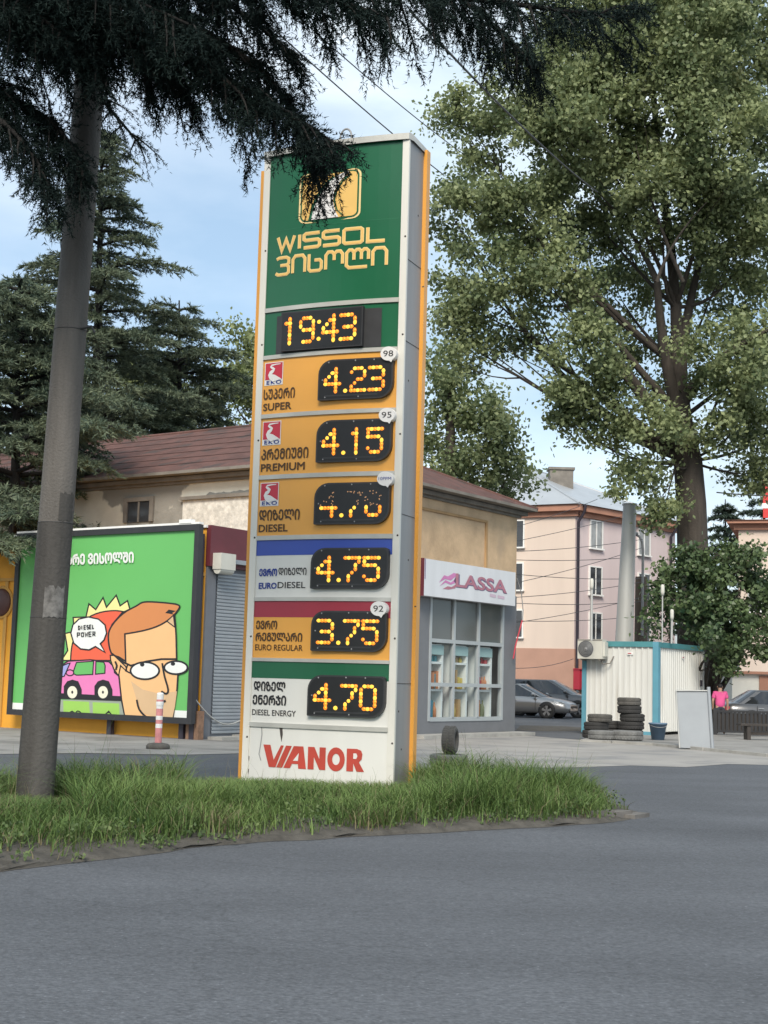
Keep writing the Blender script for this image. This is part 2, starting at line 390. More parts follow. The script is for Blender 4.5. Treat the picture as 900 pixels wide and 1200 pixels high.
pipem = mat('dark_pipe', (0.035, 0.028, 0.04), 0.5, 0.1)
redm = mat('red_box_paint', (0.42, 0.025, 0.045), 0.5, 0.08)
contw = mat('container_white', (0.60, 0.595, 0.56), 0.5, 0.08, 1.2, streak=True, col2=(0.40, 0.37, 0.31), thr=(0.60, 2.4, 0.2))
contb = mat('container_blue', (0.105, 0.29, 0.37), 0.5, 0.08, 2)
contt = mat('container_teal', (0.07, 0.24, 0.26), 0.5, 0.08, 2)
acw = mat('ac_casing', (0.55, 0.54, 0.48), 0.5, 0.06, 3)
rubber = mat('tyre_rubber', (0.030, 0.029, 0.028), 0.85, 0.25, 6, 0.4, 30)
rubberd = mat('dusty_tyre', (0.085, 0.08, 0.072), 0.9, 0.3, 5, 0.5, 25)
rubgrey = mat('grey_dusty_tyre', (0.15, 0.15, 0.145), 0.9, 0.25, 5, 0.5, 25)
bucketm = mat('blue_bucket', (0.115, 0.18, 0.26), 0.55, 0.1, 3)
boardm = mat('grey_board', (0.30, 0.32, 0.34), 0.5, 0.06, 1.5, metal=0.2)
fencem = mat('black_railing', (0.018, 0.018, 0.02), 0.5, 0.15, 3)
woodm = mat('dark_bench_wood', (0.045, 0.038, 0.034), 0.8, 0.25, 4)
wirem = mat('wire_black', (0.05, 0.05, 0.052), 0.6, 0.05)
galv = mat('galvanised_column', (0.45, 0.45, 0.43), 0.5, 0.12, 1.2, metal=0.2, streak=True)
woodp = mat('wooden_pole', (0.12, 0.09, 0.07), 0.9, 0.25, 3, streak=True)
skinm = mat('skin', (0.45, 0.27, 0.19), 0.6, 0.05)
hairm = mat('black_hair', (0.015, 0.012, 0.011), 0.6, 0.1)
pinkt = mat('hot_pink_cloth', (0.66, 0.09, 0.26), 0.8, 0.06)
trous = mat('dark_trousers', (0.03, 0.032, 0.045), 0.85, 0.1)
carsil = mat('car_silver_grey', (0.33, 0.325, 0.32), 0.28, 0.03, 1, metal=0.75, coat=0.6)
cardk = mat('car_dark_grey', (0.11, 0.11, 0.112), 0.28, 0.03, 1, metal=0.6, coat=0.6)
cargl = mat('car_glass', (0.018, 0.02, 0.024), 0.06, 0.05, 1, spec=0.9)
carrim = mat('alloy_rim', (0.5, 0.5, 0.51), 0.3, 0.05, 1, metal=0.8)
lampw = mat('headlight_glass', (0.62, 0.64, 0.66), 0.12, 0.05, 3, spec=0.9)
redw = mat('marker_red', (0.55, 0.10, 0.10), 0.6, 0.15, 5)

# ------------------------------------------------------------------ lettering
def glyphs(body, space=1.0):
    c = bpy.data.curves.new('t', 'FONT'); c.body = body; c.size = 1; c.resolution_u = 3; c.space_character = space
    o = bpy.data.objects.new('t', c); COL.objects.link(o)
    dg = bpy.context.evaluated_depsgraph_get(); dg.update()
    me = bpy.data.meshes.new_from_object(o.evaluated_get(dg))
    V = np.array([v.co[:] for v in me.vertices]); Fc = [tuple(p.vertices) for p in me.polygons]
    bpy.data.objects.remove(o); bpy.data.curves.remove(c); bpy.data.meshes.remove(me)
    return V, Fc

def outlines(V, Fc):
    """closed outline loops of a filled glyph mesh (duplicate points welded first)"""
    key = {}; idx = []
    for v in V:
        k = (round(v[0], 4), round(v[1], 4)); idx.append(key.setdefault(k, len(key)))
    pts = [A(*k) for k in key]
    ed = {}
    for f in Fc:
        g_ = [idx[i] for i in f]
        for i in range(len(g_)):
            a_, b_ = g_[i], g_[(i + 1) % len(g_)]
            if a_ != b_: ed[(a_, b_)] = ed.get((a_, b_), 0) + 1
    nx = {}
    for (a_, b_) in ed:
        if (b_, a_) not in ed: nx.setdefault(a_, []).append(b_)
    loops = []
    while nx:
        st = next(iter(nx)); cur = st; lp = []
        while cur in nx:
            lp.append(cur); nn_ = nx[cur].pop(); 
            if not nx[cur]: del nx[cur]
            cur = nn_
        if len(lp) > 2: loops.append([pts[i] for i in lp])
    return loops

def text(mb, body, x0, x1, y0, y1, fn, m=0, bold=0.0, space=1.0, fn2=None):
    """fit a line of lettering into the rectangle x0..x1, y0..y1 and map it through fn(x, y); bold: stroke added round the outline, in glyph units"""
    V, Fc = glyphs(body, space)
    a, b = V.min(0) - bold, V.max(0) + bold
    sx, sy = (x1 - x0) / (b[0] - a[0]), (y1 - y0) / (b[1] - a[1])
    F_ = lambda X, Y: fn(x0 + (X - a[0]) * sx, y0 + (Y - a[1]) * sy)
    mb.add([F_(v[0], v[1]) for v in V], Fc, m)
    if bold:
        G_ = fn2 or fn
        F2 = lambda X, Y: G_(x0 + (X - a[0]) * sx, y0 + (Y - a[1]) * sy)
        for lp in outlines(V, Fc): mb.ribbon(lp, bold * 2, F2, m, True)

# ================================================================== SETTING
g = MB(); g.quad((-1500, -200, 0), (1500, -200, 0), (1500, 2500, 0), (-1500, 2500, 0))
obj('road', g, asphalt, kind='structure')
def sheet(name, pts, z, m, kind='structure'):
    s = MB(); s.poly([(p[0], p[1], z) for p in pts], 0); return obj(name, s, m, kind=kind)

Ldir, Rdir = A(-.82, .57), A(.57, .82)
Ldir /= np.linalg.norm(Ldir); Rdir /= np.linalg.norm(Rdir)
K = G(232, 867)
# light concrete of the forecourt, its near edge ragged
edge = []
for px, py in ((1050, 903), (980, 899), (900, 897), (860, 896), (800, 899), (740, 897), (690, 899), (640, 900), (600, 899), (560, 901), (520, 902), (480, 900)):
    q = G(px, py); edge.append((q[0] + rng.uniform(-.1, .1), q[1] + rng.uniform(-.15, .15)))
far_ = [G(440, 858), G(600, 861), G(690, 868), G(760, 872), G(900, 884), G(1050, 894)]
sheet('forecourt', edge + [(p[0], p[1]) for p in far_], 0.004, concrete)
# dusty strip along the yellow wall
inner = [K + np.r_[Ldir * 15, 0], K + np.r_[Ldir * 8, 0], K + np.r_[Ldir * 4, 0], K, K + np.r_[Rdir * 1.0, 0], K + np.r_[Rdir * 2.4, 0]]
outer = [G(-230, 872), G(0, 884), G(100, 883), G(215, 885), G(290, 883), G(350, 872)]
wp = MB(); wp.add([A(p[0], p[1], .008) for p in inner + outer], [(i, i + 6, i + 7, i + 1) for i in range(5)], 0); obj('wall_pavement', wp, pave, kind='structure')
# raised pavement under container, tyres and railing
pk = [G(682, 869), G(720, 871), G(770, 874), G(830, 880), G(905, 887), G(1080, 900), A(26, 60, 0), A(11.5, 62, 0)]
pm = MB(); pm.prism([(p[0], p[1]) for p in pk], 0.0, 0.06); obj('raised_pavement', pm, pave, kind='structure')
kb = MB()
for a, b in zip(pk[:5], pk[1:6]):
    fr = Fr((a + b) / 2, b - a); hl = np.linalg.norm((b - a)[:2]) / 2 - 0.02
    n = max(1, int(hl * 2 / 1.0))
    for i in range(n):
        s0 = -hl + 2 * hl * i / n + .012; s1 = -hl + 2 * hl * (i + 1) / n - .012
        kb.fbox(fr, s0, s1, 0.002, 0.15, 0, 0.072 + rng.uniform(-.008, .008))
obj('kerb', kb, kerbm, kind='structure')
# dirt patch beside the cars
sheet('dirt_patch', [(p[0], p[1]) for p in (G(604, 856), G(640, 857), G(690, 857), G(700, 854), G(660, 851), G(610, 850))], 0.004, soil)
# white road line far left behind the verge
a, b = G(-60, 914), G(22, 918); d = (b - a) / np.linalg.norm(b - a); nn = A(-d[1], d[0], 0) * 0.06
s = MB(); s.quad(a + nn + A(0, 0, .004), a - nn + A(0, 0, .004), b - nn + A(0, 0, .004), b + nn + A(0, 0, .004)); obj('road_marking', s, white, kind='structure')

# grass verge: soil mound
front = [A(-7.5, 4.5, 0), A(-4.6, 8.0, 0)] + [G(*q) for q in ((0, 1022), (75, 1012), (150, 1004), (225, 994), (300, 987), (375, 983), (450, 979), (525, 975), (600, 971), (660, 968), (710, 964))]
back = [A(3.05, 16.9, 0), A(2.95, 18.2, 0), A(2.3, 19.7, 0), A(1.2, 20.3, 0), A(-.6, 19.6, 0), A(-2.2, 18.4, 0), A(-3.6, 17.4, 0), A(-5.5, 15.5, 0), A(-9, 12.0, 0), A(-12, 7, 0)]
isl = np.array([(p[0], p[1]) for p in front + back])
def inside(P, poly):
    c = np.zeros(len(P), bool); n = len(poly)
    for i in range(n):
        x1, y1 = poly[i]; x2, y2 = poly[(i + 1) % n]
        k = (y1 > P[:, 1]) != (y2 > P[:, 1])
        xi = (x2 - x1) * (P[:, 1] - y1) / (y2 - y1 + 1e-12) + x1
        c ^= k & (P[:, 0] < xi)
    return c
def edged(P, poly):
    dm = np.full(len(P), 1e9); n = len(poly)
    for i in range(n):
        a = poly[i]; b = poly[(i + 1) % n]; ab = b - a
        t = np.clip(((P - a) @ ab) / (ab @ ab), 0, 1); q = a + t[:, None] * ab
        dm = np.minimum(dm, np.linalg.norm(P - q, axis=1))
    return dm
def islz(P):
    return 0.11 * np.clip(edged(P, isl) / 0.5, 0, 1) ** 0.7
# mound grid
dense = []
for i in range(len(isl)):
    a, b = isl[i], isl[(i + 1) % len(isl)]
    n = max(1, int(np.linalg.norm(b - a) / 0.12))
    for k in range(n): dense.append(a + (b - a) * k / n)
dense = np.array(dense)
cen = A(-2.2, 13.8)
rings = []
for f in (1.022, 1.0, 0.985, 0.965, 0.94, 0.9, 0.82, 0.6, 0.3):
    q = cen + (dense - cen) * f
    ii = np.arange(len(q))
    if f > 0.99: q = q + np.c_[np.sin(ii * .37) + np.sin(ii * .91 + 1), np.sin(ii * .53 + 2) + np.sin(ii * 1.1)] * .022
    z = islz(q) * (1.0 if f < .99 else 0.0) + (np.abs(rng.normal(0, 0.007, len(q))) + .008 if f < .99 else 0.0)
    rings.append(np.c_[q, np.maximum(z, 0.012 if f < .99 else (.007 if f == 1.0 else 0.003))])
mb = MB(); n = len(dense); V = np.vstack(rings + [A(cen[0], cen[1], 0.11)[None]])
fc = [(r * n + i, r * n + (i + 1) % n, (r + 1) * n + (i + 1) % n, (r + 1) * n + i) for r in range(len(rings) - 1) for i in range(n)]
fc += [((len(rings) - 1) * n + i, (len(rings) - 1) * n + (i + 1) % n, len(rings) * n) for i in range(n)]
mb.add(V, fc, 0, False); obj('verge_soil', mb, soil, kind='structure')
# broken kerb at the tip
kt = MB()
pts = [(690, 962, 722, 960), (722, 960, 742, 958), (744, 960, 762, 957)]
for i, (x0, y0, x1, y1) in enumerate(pts):
    a, b = G(x0, y0), G(x1, y1); fr = Fr(a, b - a)
    h = (0.10, 0.08, 0.045)[i]
    kt.fbox(fr, 0, np.linalg.norm(b - a) - 0.02, -0.16, 0.0, 0, h)
obj('kerb', kt, mat('dark_kerb', (0.14, 0.13, 0.12), 0.95, 0.3, 4, 0.5, 20), kind='structure')

# grass
def grass(n, hfun, seedw, mask=None, box_=(-9, 3.4, 6.5, 20.6)):
    P = np.c_[rng.uniform(box_[0], box_[1], n), rng.uniform(box_[2], box_[3], n)]
    P = P[inside(P, isl)]
    dd = edged(P, isl)
    # clumpy: value noise by sums of sines
    cl = (np.sin(P[:, 0] * 3.1 + 1.3 * np.sin(P[:, 1] * 2.3)) + np.sin(P[:, 1] * 4.1 + 2 * np.sin(P[:, 0] * 1.7)) + np.sin(P[:, 0] * 7.7 - P[:, 1] * 6.1)) / 3
    keep = (dd > 0.02 + 0.26 * rng.random(len(P)) ** 2 + .12 * np.sin(P[:, 0] * 5.1) ** 2) & (rng.random(len(P)) < 0.55 + 0.55 * cl)
    P = P[keep]; dd = dd[keep]; cl = cl[keep]
    h = hfun(P, dd, cl) * rng.uniform(0.4, 1.3, len(P))
    return P, dd, h
def blades(P, h, wd, lean):
    n = len(P); z = islz(P)
    ang = rng.uniform(0, 2 * math.pi, n); dv = np.c_[np.cos(ang), np.sin(ang)]
    sv = np.c_[-dv[:, 1], dv[:, 0]]
    le = h * lean * rng.uniform(0.2, 1.3, n); wdt = wd * rng.uniform(0.6, 1.4, n)
    def pt(t, side):
        b = P + dv * (le * t ** 2)[:, None] + sv * (side * wdt * (1 - t * 0.85) / 2)[:, None]
        return np.c_[b, z + h * (t - 0.28 * lean * t ** 3)]
    o = np.ones(n)
    ts = [0, .4, .75, 1.0]; quads = []
    for a, b in zip(ts[:-1], ts[1:]):
        quads.append(np.stack([pt(o * a, -1), pt(o * a, 1), pt(o * b, 1), pt(o * b, -1)], 1))
    # keep the quads of a blade welded as one island: build indexed
    vv = np.stack([pt(o * t, s) for t in ts for s in (-1, 1)], 1)      # n, 8, 3
    return vv
def strip_mesh(name, vv, mats, mi=None, **kw):
    n = vv.shape[0]; V = vv.reshape(-1, 3).astype(np.float32)
    base = (np.arange(n) * 8)[:, None]
    q = np.concatenate([base + np.array([0, 1, 3, 2]), base + np.array([2, 3, 5, 4]), base + np.array([4, 5, 7, 6])], 1).ravel().astype(np.int32)
    me = bpy.data.meshes.new(name); me.vertices.add(len(V)); me.vertices.foreach_set('co', V.ravel())
    me.loops.add(len(q)); me.loops.foreach_set('vertex_index', q)
    me.polygons.add(n * 3); me.polygons.foreach_set('loop_start', np.arange(0, n * 12, 4, dtype=np.int32))
    for m in mats: me.materials.append(m)
    if mi is not None: me.polygons.foreach_set('material_index', np.repeat(np.asarray(mi, np.int32), 3))
    me.polygons.foreach_set('use_smooth', np.ones(n * 3, bool))
    me.update(calc_edges=True)
    o = bpy.data.objects.new(name, me); COL.objects.link(o); return setp(o, **kw)
def hf(P, dd, cl):
    h = 0.20 + 0.13 * np.clip(dd / 1.2, 0, 1) + 0.06 * cl
    h += 0.15 * np.clip((P[:, 0] - 0.5) / .5, 0, 1) * np.clip(dd / 0.8, 0, 1)          # lusher to the right of the sign
    h += 0.14 * np.clip((-1.2 - P[:, 0]) / 1.0, 0, 1) * (P[:, 1] > 12.5)
    h *= 1 + .28 * np.sin(P[:, 0] * 2.3 + P[:, 1] * 1.1) * np.sin(P[:, 1] * 3.3 - P[:, 0] * .7)
    cap_s = np.where((P[:, 0] > -2.3) & (P[:, 0] < .45) & (P[:, 1] < 19), np.clip(1.52 - .0758 * P[:, 1], .09, .5), 9)
    xpole = P[:, 0] + 3.62 * P[:, 1] / 15.0
    cap_p = np.where((np.abs(xpole) < .42) & (P[:, 1] < 15.3), np.clip(1.5 - (938 - 787) / 1650 * P[:, 1], .07, .5), 9)
    return np.minimum(h, np.minimum(cap_s, cap_p) * .9)
P1, d1, h1 = grass(330000, hf, 0)
vv1 = blades(P1, h1, 0.0125, 1.05)
P2, d2, h2 = grass(5200, hf, 0); vv2 = blades(P2, h2 * 1.45, 0.006, 0.45)
allv = np.concatenate([vv1, vv2]); dryf = np.clip(np.sin(P1[:, 0] * 1.9 + 2 * np.sin(P1[:, 1] * .8)) * np.sin(P1[:, 1] * 2.6 + P1[:, 0]) - .35, 0, 1)
mi = np.r_[(rng.random(len(vv1)) < .05 + .45 * dryf + .25 * np.exp(-d1 / .12)).astype(int), np.ones(len(vv2), int) * (rng.random(len(vv2)) < .55)]
strip_mesh('grass', allv, [grassm, drym], mi, label='long unmown green grass covering the verge around the sign', cat='grass', kind='stuff')
# low broad-leaved weeds in the grass and along its edge
n_w = 420
Pw = np.c_[rng.uniform(-6, 3.2, n_w * 4), rng.uniform(7, 20, n_w * 4)]; Pw = Pw[inside(Pw, isl)]; dw = edged(Pw, isl)
Pw = Pw[((dw < .6) | (rng.random(len(Pw)) < .2)) & ~((Pw[:, 0] > -2.4) & (Pw[:, 0] < .5) & (Pw[:, 1] > 16.2))][:n_w]
idx = np.repeat(np.arange(len(Pw)), 22); hw_ = rng.uniform(.03, .2, len(Pw))
Cw = np.c_[Pw[idx] + rng.normal(0, .07, (len(idx), 2)), islz(Pw)[idx] + rng.random(len(idx)) * hw_[idx] + .02]
WEEDS = Cw

# ================================================================== FUEL PRICE SIGN
so_ = D(461.5, 930, 18.0); so_[2] = 0
Ls = A(-.92, .39); Ls /= np.linalg.norm(Ls)
W = 2.165; HS = 8.70
FS = Fr(so_ + A(Ls[0], Ls[1], 0) * W, -Ls)          # u: 0 left .. W right, w out towards the road
SAG = 0.085
def SP(u, z, n=0.0):
    t = (u - W / 2) / (W / 2)
    return FS.p(u, SAG * (1 - t * t) + n, z)
sign = thing('fuel_price_sign', 'tall green and orange fuel price totem with lit prices and clock on the verge', 'price sign', FS.p(W / 2, -0.5, 0))
def sheet_curved(mb, u0_, u1_, z0, z1, n, m=0, k=10, thick=0.0):
    us = np.linspace(u0_, u1_, k + 1)
    V = [SP(u, z0, n) for u in us] + [SP(u, z1, n) for u in us]
    mb.add(V, [(i, i + 1, k + 2 + i, k + 1 + i) for i in range(k)], m, False)
    if thick:
        Vt = [SP(u, z1, n - thick) for u in us] + [SP(u, z1, n) for u in us]; mb.add(Vt, [(i, k + 1 + i, k + 2 + i, i + 1) for i in range(k)], m)
        Vt = [SP(u, z0, n - thick) for u in us] + [SP(u, z0, n) for u in us]; mb.add(Vt, [(i, i + 1, k + 2 + i, k + 1 + i) for i in range(k)], m)
# body of the box: front module, orange fin, rear module
m = MB(); m.fbox(FS, 0.004, W - 0.004, -0.50, -0.01, 0.02, HS - 0.015, 0); m.fbox(FS, 0.15, W - 0.25, -.66, -0.622, 0.3, HS - 0.2, 0)
for zz in (1.45, 3.62, 5.9, 7.0): m.fbox(FS, W - 0.006, W + 0.001, -0.49, -0.02, zz, zz + 0.006, 1)
for zz, ww in ((0.62, -.22), (1.1, -.1), (3.05, -.3), (5.4, -.15), (7.7, -.35)): m.lathe([(0, .006), (.012, .004), (.014, 0)], FS.p(W - .004, ww, zz), 8, 1, ax=FS.u)
obj('casing', m, [sgrey, rust], sign)
m = MB(); m.fbox(FS, -0.335, W + 0.048, -0.62, -0.50, 0.0, HS - 0.03, 0); 
for zz in (2.45, 6.75): m.fbox(FS, W + 0.02, W + 0.046, -0.499, -0.496, zz, zz + .015, 1)
obj('orange_fin', m, [orange, rust], sign)
TR = 0.095
for u0_ in (0, W - TR):
    m = MB(); m.fbox(FS, u0_, u0_ + TR, -0.012, 0.030, 0.0, HS - .01, 0)
    for zz in np.arange(0.7, 8.6, 1.32): m.lathe([(0, .008), (.012, .006), (.014, 0)], FS.p(u0_ + TR / 2 + .02, .03, zz), 8, 1, ax=FS.w)
    obj('edge_trim', m, [trimw, rust], sign)
# top cap, rounded to the right
m = MB(); k = 14; us = np.linspace(0, W, k + 1)
V = [SP(u, HS - 0.075, 0.05) for u in us] + [SP(u, HS + 0.01, 0.05) for u in us] + [SP(u, HS + 0.035, -0.05) for u in us] + [FS.p(u, -.60, HS + 0.02) for u in us]
m.add(V, [(r * (k + 1) + i, r * (k + 1) + i + 1, (r + 1) * (k + 1) + i + 1, (r + 1) * (k + 1) + i) for r in range(3) for i in range(k)], 0, False)
ce = [FS.p(W, 0.05, HS - .075), FS.p(W + .03, -.05, HS - .075), FS.p(W + .02, -.47, HS - .075), FS.p(W + .01, -.499, HS - .075)]
ct = [FS.p(W, 0.05, HS + .01), FS.p(W + .03, -.05, HS + .005), FS.p(W + .02, -.47, HS - .03), FS.p(W + .01, -.499, HS - .04)]
ctt = [FS.p(W, 0.0, HS + .03), FS.p(W, -.05, HS + .035), FS.p(W, -.47, HS + .025), FS.p(W, -.60, HS + .02)]
m.add(ce + ct + ctt, [(0, 1, 5, 4), (1, 2, 6, 5), (2, 3, 7, 6), (4, 5, 9, 8), (5, 6, 10, 9), (6, 7, 11, 10)], 0, True)
obj('top_cap', m, barm, sign)
m = MB(); uh = 1.19; arc = [FS.p(uh + 0.085 * math.cos(t), -.06, HS + 0.10 + 0.13 * math.sin(t)) for t in np.linspace(-.35, math.pi + .35, 12)]
m.tube(arc, .014, 6); obj('lifting_ring', m, sgrey, sign)

U0, U1 = TR, W - TR
PW = U1 - U0
bars = [(6.42, 6.48), (5.765, 5.82), (4.955, 5.01), (4.12, 4.178), (3.30, 3.36), (2.49, 2.54), (1.695, 1.74), (0.838, 0.896)]
for z0, z1 in bars:
    m = MB(); sheet_curved(m, U0, U1, z0, z1, 0.022, 0, 12, 0.03); obj('divider', m, barm, sign)

class Pan:
    """one panel of the sign: fx 0..1 left to right, fz 0..1 from the top down"""
    def __init__(s, z0, z1): s.z0 = z0; s.z1 = z1; s.h = z1 - z0
    def __call__(s, n): return lambda x, y: SP(U0 + x * PW, s.z1 - y * s.h, n)
    def t(s, mb, body, x0, x1, y0, y1, m=0, n=0.006, bold=0.0, space=1.0):
        f = s(n); f2 = s(n + .0012); text(mb, body, x0, x1, 1 - y1, 1 - y0, lambda x, y: f(x, 1 - y), m, bold, space, lambda x, y: f2(x, 1 - y))
    def rect(s, mb, x0, x1, y0, y1, n, m=0): sheet_curved(mb, U0 + x0 * PW, U0 + x1 * PW, s.z1 - y1 * s.h, s.z1 - y0 * s.h, n, m, max(1, int(10 * (x1 - x0))))

def rrect(x0, x1, y0, y1, rtl, rtr, rbr, rbl, k=6):
    """corner-rounded outline; y up"""
    P = []
    for cx, cy, r, a in ((x1 - rtr, y1 - rtr, rtr, 0), (x0 + rtl, y1 - rtl, rtl, 90), (x0 + rbl, y0 + rbl, rbl, 180), (x1 - rbr, y0 + rbr, rbr, 270)):
        if r <= 0: P.append((cx, cy)); continue
        for i in range(k + 1):
            t = R_(a + 90 * i / k); P.append((cx + r * math.cos(t), cy + r * math.sin(t)))
    return P

D57 = {'0': "01110 10001 10001 10001 10001 10001 01110", '1': "00100 01100 00100 00100 00100 00100 00100",
       '2': "01110 10001 00001 00110 01000 10000 11111", '3': "11110 00001 00001 01110 00001 00001 11110",
       '4': "00010 00110 01010 10010 11111 00010 00010", '5': "11111 10000 11110 00001 00001 10001 01110",
       '7': "11111 00001 00010 00010 00100 01000 01000", '8': "01110 10001 10001 01110 10001 10001 01110",
       '9': "01110 10001 10001 01111 00001 00001 01110"}
def dot(mb, u, z, n, rx, rz, m):
    ring = [SP(u + rx * math.cos(t), z + rz * math.sin(t), n) for t in np.linspace(0, 2 * math.pi, 9)[:-1]]
    mb.add(ring + [SP(u, z, n + 0.006)], [(i, (i + 1) % 8, 8) for i in range(8)], m, True)
def digits(mb, cells, zc, hgt, n, dim_top=False):
    """cells: (char, u_left, width); amber lamps on the matrix"""
    for ch, ul, wd in cells:
        if ch in '.:':
            zs = [zc - hgt / 2] if ch == '.' else [zc - hgt * 0.42, zc + hgt * 0.30]
            for z in zs: dot(mb, ul, z, n, 0.030, 0.028, 1)
            continue
        rows = D57[ch].split(); px = wd / 4; pz = hgt / 6
        for r, row in enumerate(rows):
            z = zc + hgt / 2 - r * pz
            for c in range(5):
                if row[c] != '1': continue
                u = ul + c * px
                if dim_top and r < 4:
                    for q in range(2): dot(mb, u + rng.uniform(-.02, .02), z + rng.uniform(-.02, .02), n, 0.008, 0.008, 3)
                    continue
                mm = 2 if (r * 3 + c * 2 + int(ul * 97)) % 5 < 3 else 1
                hz = (c > 0 and row[c - 1] == '1') or (c < 4 and row[c + 1] == '1')
                vt = (r > 0 and rows[r - 1][c] == '1') or (r < 6 and rows[r + 1][c] == '1')
                dot(mb, u, z, n + 0.0006 * ((r + c) % 2), px * (.66 if hz else .54), pz * (.66 if vt and not hz else .52), mm)
                # a second small lamp beside it makes the double-dot look of the matrix
                dot(mb, u + px * .12, z + pz * .1, n + 0.004, px * .20, pz * .18, 1)

def display(pan, parent, price, x0=.455, x1=.982, y0=.115, y1=.835, dim=False, lab=None):
    global SP
    zt = pan.z1 - y0 * pan.h; zb = pan.z1 - y1 * pan.h; u0_ = U0 + x0 * PW; u1_ = U0 + x1 * PW; hh = zt - zb
    uc = (u0_ + u1_) / 2
    m = MB()
    # a flat box of lamps standing proud of the curved panel
    o2 = rrect(u0_, u1_, zb, zt, .36 * hh, .10 * hh, .36 * hh, .03 * hh)
    def fl(n):
        off = SAG * (1 - ((uc - W / 2) / (W / 2)) ** 2)
        sl = -2 * SAG * (uc - W / 2) / (W / 2) ** 2
        return lambda u, z: FS.p(u, off + sl * (u - uc) + n, z)
    f0, f1 = fl(-.03), fl(.050); k = len(o2)
    m.add([f0(*p) for p in o2] + [f1(*p) for p in o2], [(i, (i + 1) % k, k + (i + 1) % k, k + i) for i in range(k)], 4, True)
    m.poly([f1(*p) for p in o2], 4)
    i2 = rrect(u0_ + .022, u1_ - .022, zb + .022, zt - .022, .34 * hh, .08 * hh, .34 * hh, .02 * hh)
    f2 = fl(.054); m.poly([f2(*p) for p in i2], 0)
    f3 = fl(.057); m.quad(f3(u0_ + .10, zb + .045), f3(u1_ - .2, zb + .045), f3(u1_ - .2, zb + .065), f3(u0_ + .10, zb + .065), 4)
    for a_, b_ in ((.14, .93), (.5, .95), (.75, .95), (.06, .5), (.1, .07), (.55, .06)):
        m.lathe([(0, .004), (.011, 0)], f2(u0_ + a_ * (u1_ - u0_), zb + b_ * hh), 6, 5, ax=FS.w)
    ww = u1_ - u0_
    cells = [(price[0], u0_ + .105 * ww, .185 * ww), ('.', u0_ + .375 * ww, 0), (price[2], u0_ + .455 * ww, .175 * ww), (price[3], u0_ + .70 * ww, .18 * ww)]
    off0 = SAG * (1 - ((uc - W / 2) / (W / 2)) ** 2)
    # lamps follow the display's own flat face
    keep = SP
    def SPf(u, z, n=0): return fl(.056 + n)(u, z)
    SP = SPf
    digits(m, cells, (zt + zb) / 2 - .01, hh * .54, 0.0, dim)
    SP = keep
    return obj('led_display', m, [ledk, led_b, led_a, led_d, ledr, sgrey], parent, label=lab)

def fuel_logo(pan, parent, x0, x1, y0, y1):
    m = MB(); f = pan(0.006); f2 = pan(0.009); f3 = pan(.012)
    q = lambda F, a, b: F(x0 + a * (x1 - x0), y0 + b * (y1 - y0))
    m.poly([q(f, 0, 1), q(f, 1, 1), q(f, 1, 0), q(f, 0, 0)], 0)
    m.poly([q(f2, .04, .755), q(f2, .96, .755), q(f2, .96, .035), q(f2, .04, .035)], 1)
    # winding road: sampled centre line with growing width
    cl = [(.86, .10, .03), (.6, .105, .05), (.38, .135, .07), (.33, .19, .09), (.42, .25, .11), (.52, .31, .12), (.46, .38, .14), (.34, .46, .17), (.30, .54, .2), (.36, .63, .26), (.52, .71, .32), (.66, .756, .33)]
    Lp = []; Rp = []
    for i, (a, b, wd) in enumerate(cl):
        p0 = A(*cl[max(i - 1, 0)][:2]); p1 = A(*cl[min(i + 1, len(cl) - 1)][:2]); d = (p1 - p0) / np.linalg.norm(p1 - p0)
        nn = A(-d[1], d[0])
        if i == len(cl) - 1: Lp.append((.93, .756)); Rp.append((.40, .756)); continue
        Lp.append((a + nn[0] * -wd / 2, b + nn[1] * -wd / 2)); Rp.append((a + nn[0] * wd / 2, b + nn[1] * wd / 2))
    k = len(cl)
    m.add([q(f3, *p) for p in Lp] + [q(f3, *p) for p in Rp], [(i, i + 1, k + i + 1, k + i) for i in range(k - 1)], 0)
    fn = pan(.009)
    fn2 = pan(.0102); text(m, 'EKO', .12, .93, .04, .205, lambda x, y: q(fn, x, 1 - y), 2, .022, 1.2, lambda x, y: q(fn2, x, 1 - y))
    return obj('fuel_logo', m, [logow, ekor, bluel], parent)

def badge(pan, parent, txt, cx=.955, cy=.07, r=.054):
    m = MB(); f = pan(.100); f2 = pan(.104); fl_ = pan(.0985); ry = r * PW / pan.h * .88
    ring = [(cx + r * math.cos(t), cy - ry * math.sin(t)) for t in np.linspace(0, 2 * math.pi, 25)[:-1]]
    m.poly([f(*p) for p in ring], 0)
    m.poly([fl_(cx - .012, cy + ry * .7), fl_(cx + .035, cy + ry * .7), fl_(cx + .02, cy + ry * 1.25)], 0)
    fb = pan(.0); k = len(ring); m.add([fb(*p) for p in ring] + [f(*p) for p in ring], [(i, (i + 1) % k, k + (i + 1) % k, k + i) for i in range(k)], 0, True)
    s = .62 if len(txt) < 3 else .78; hh = .42 if len(txt) < 3 else .22
    text(m, txt, cx - r * s, cx + r * s, -(cy + ry * hh), -(cy - ry * hh), lambda x, y: f2(x, -y), 1 if len(txt) < 3 else 2)
    return obj('grade_badge', m, [logow, black, bluel], parent)

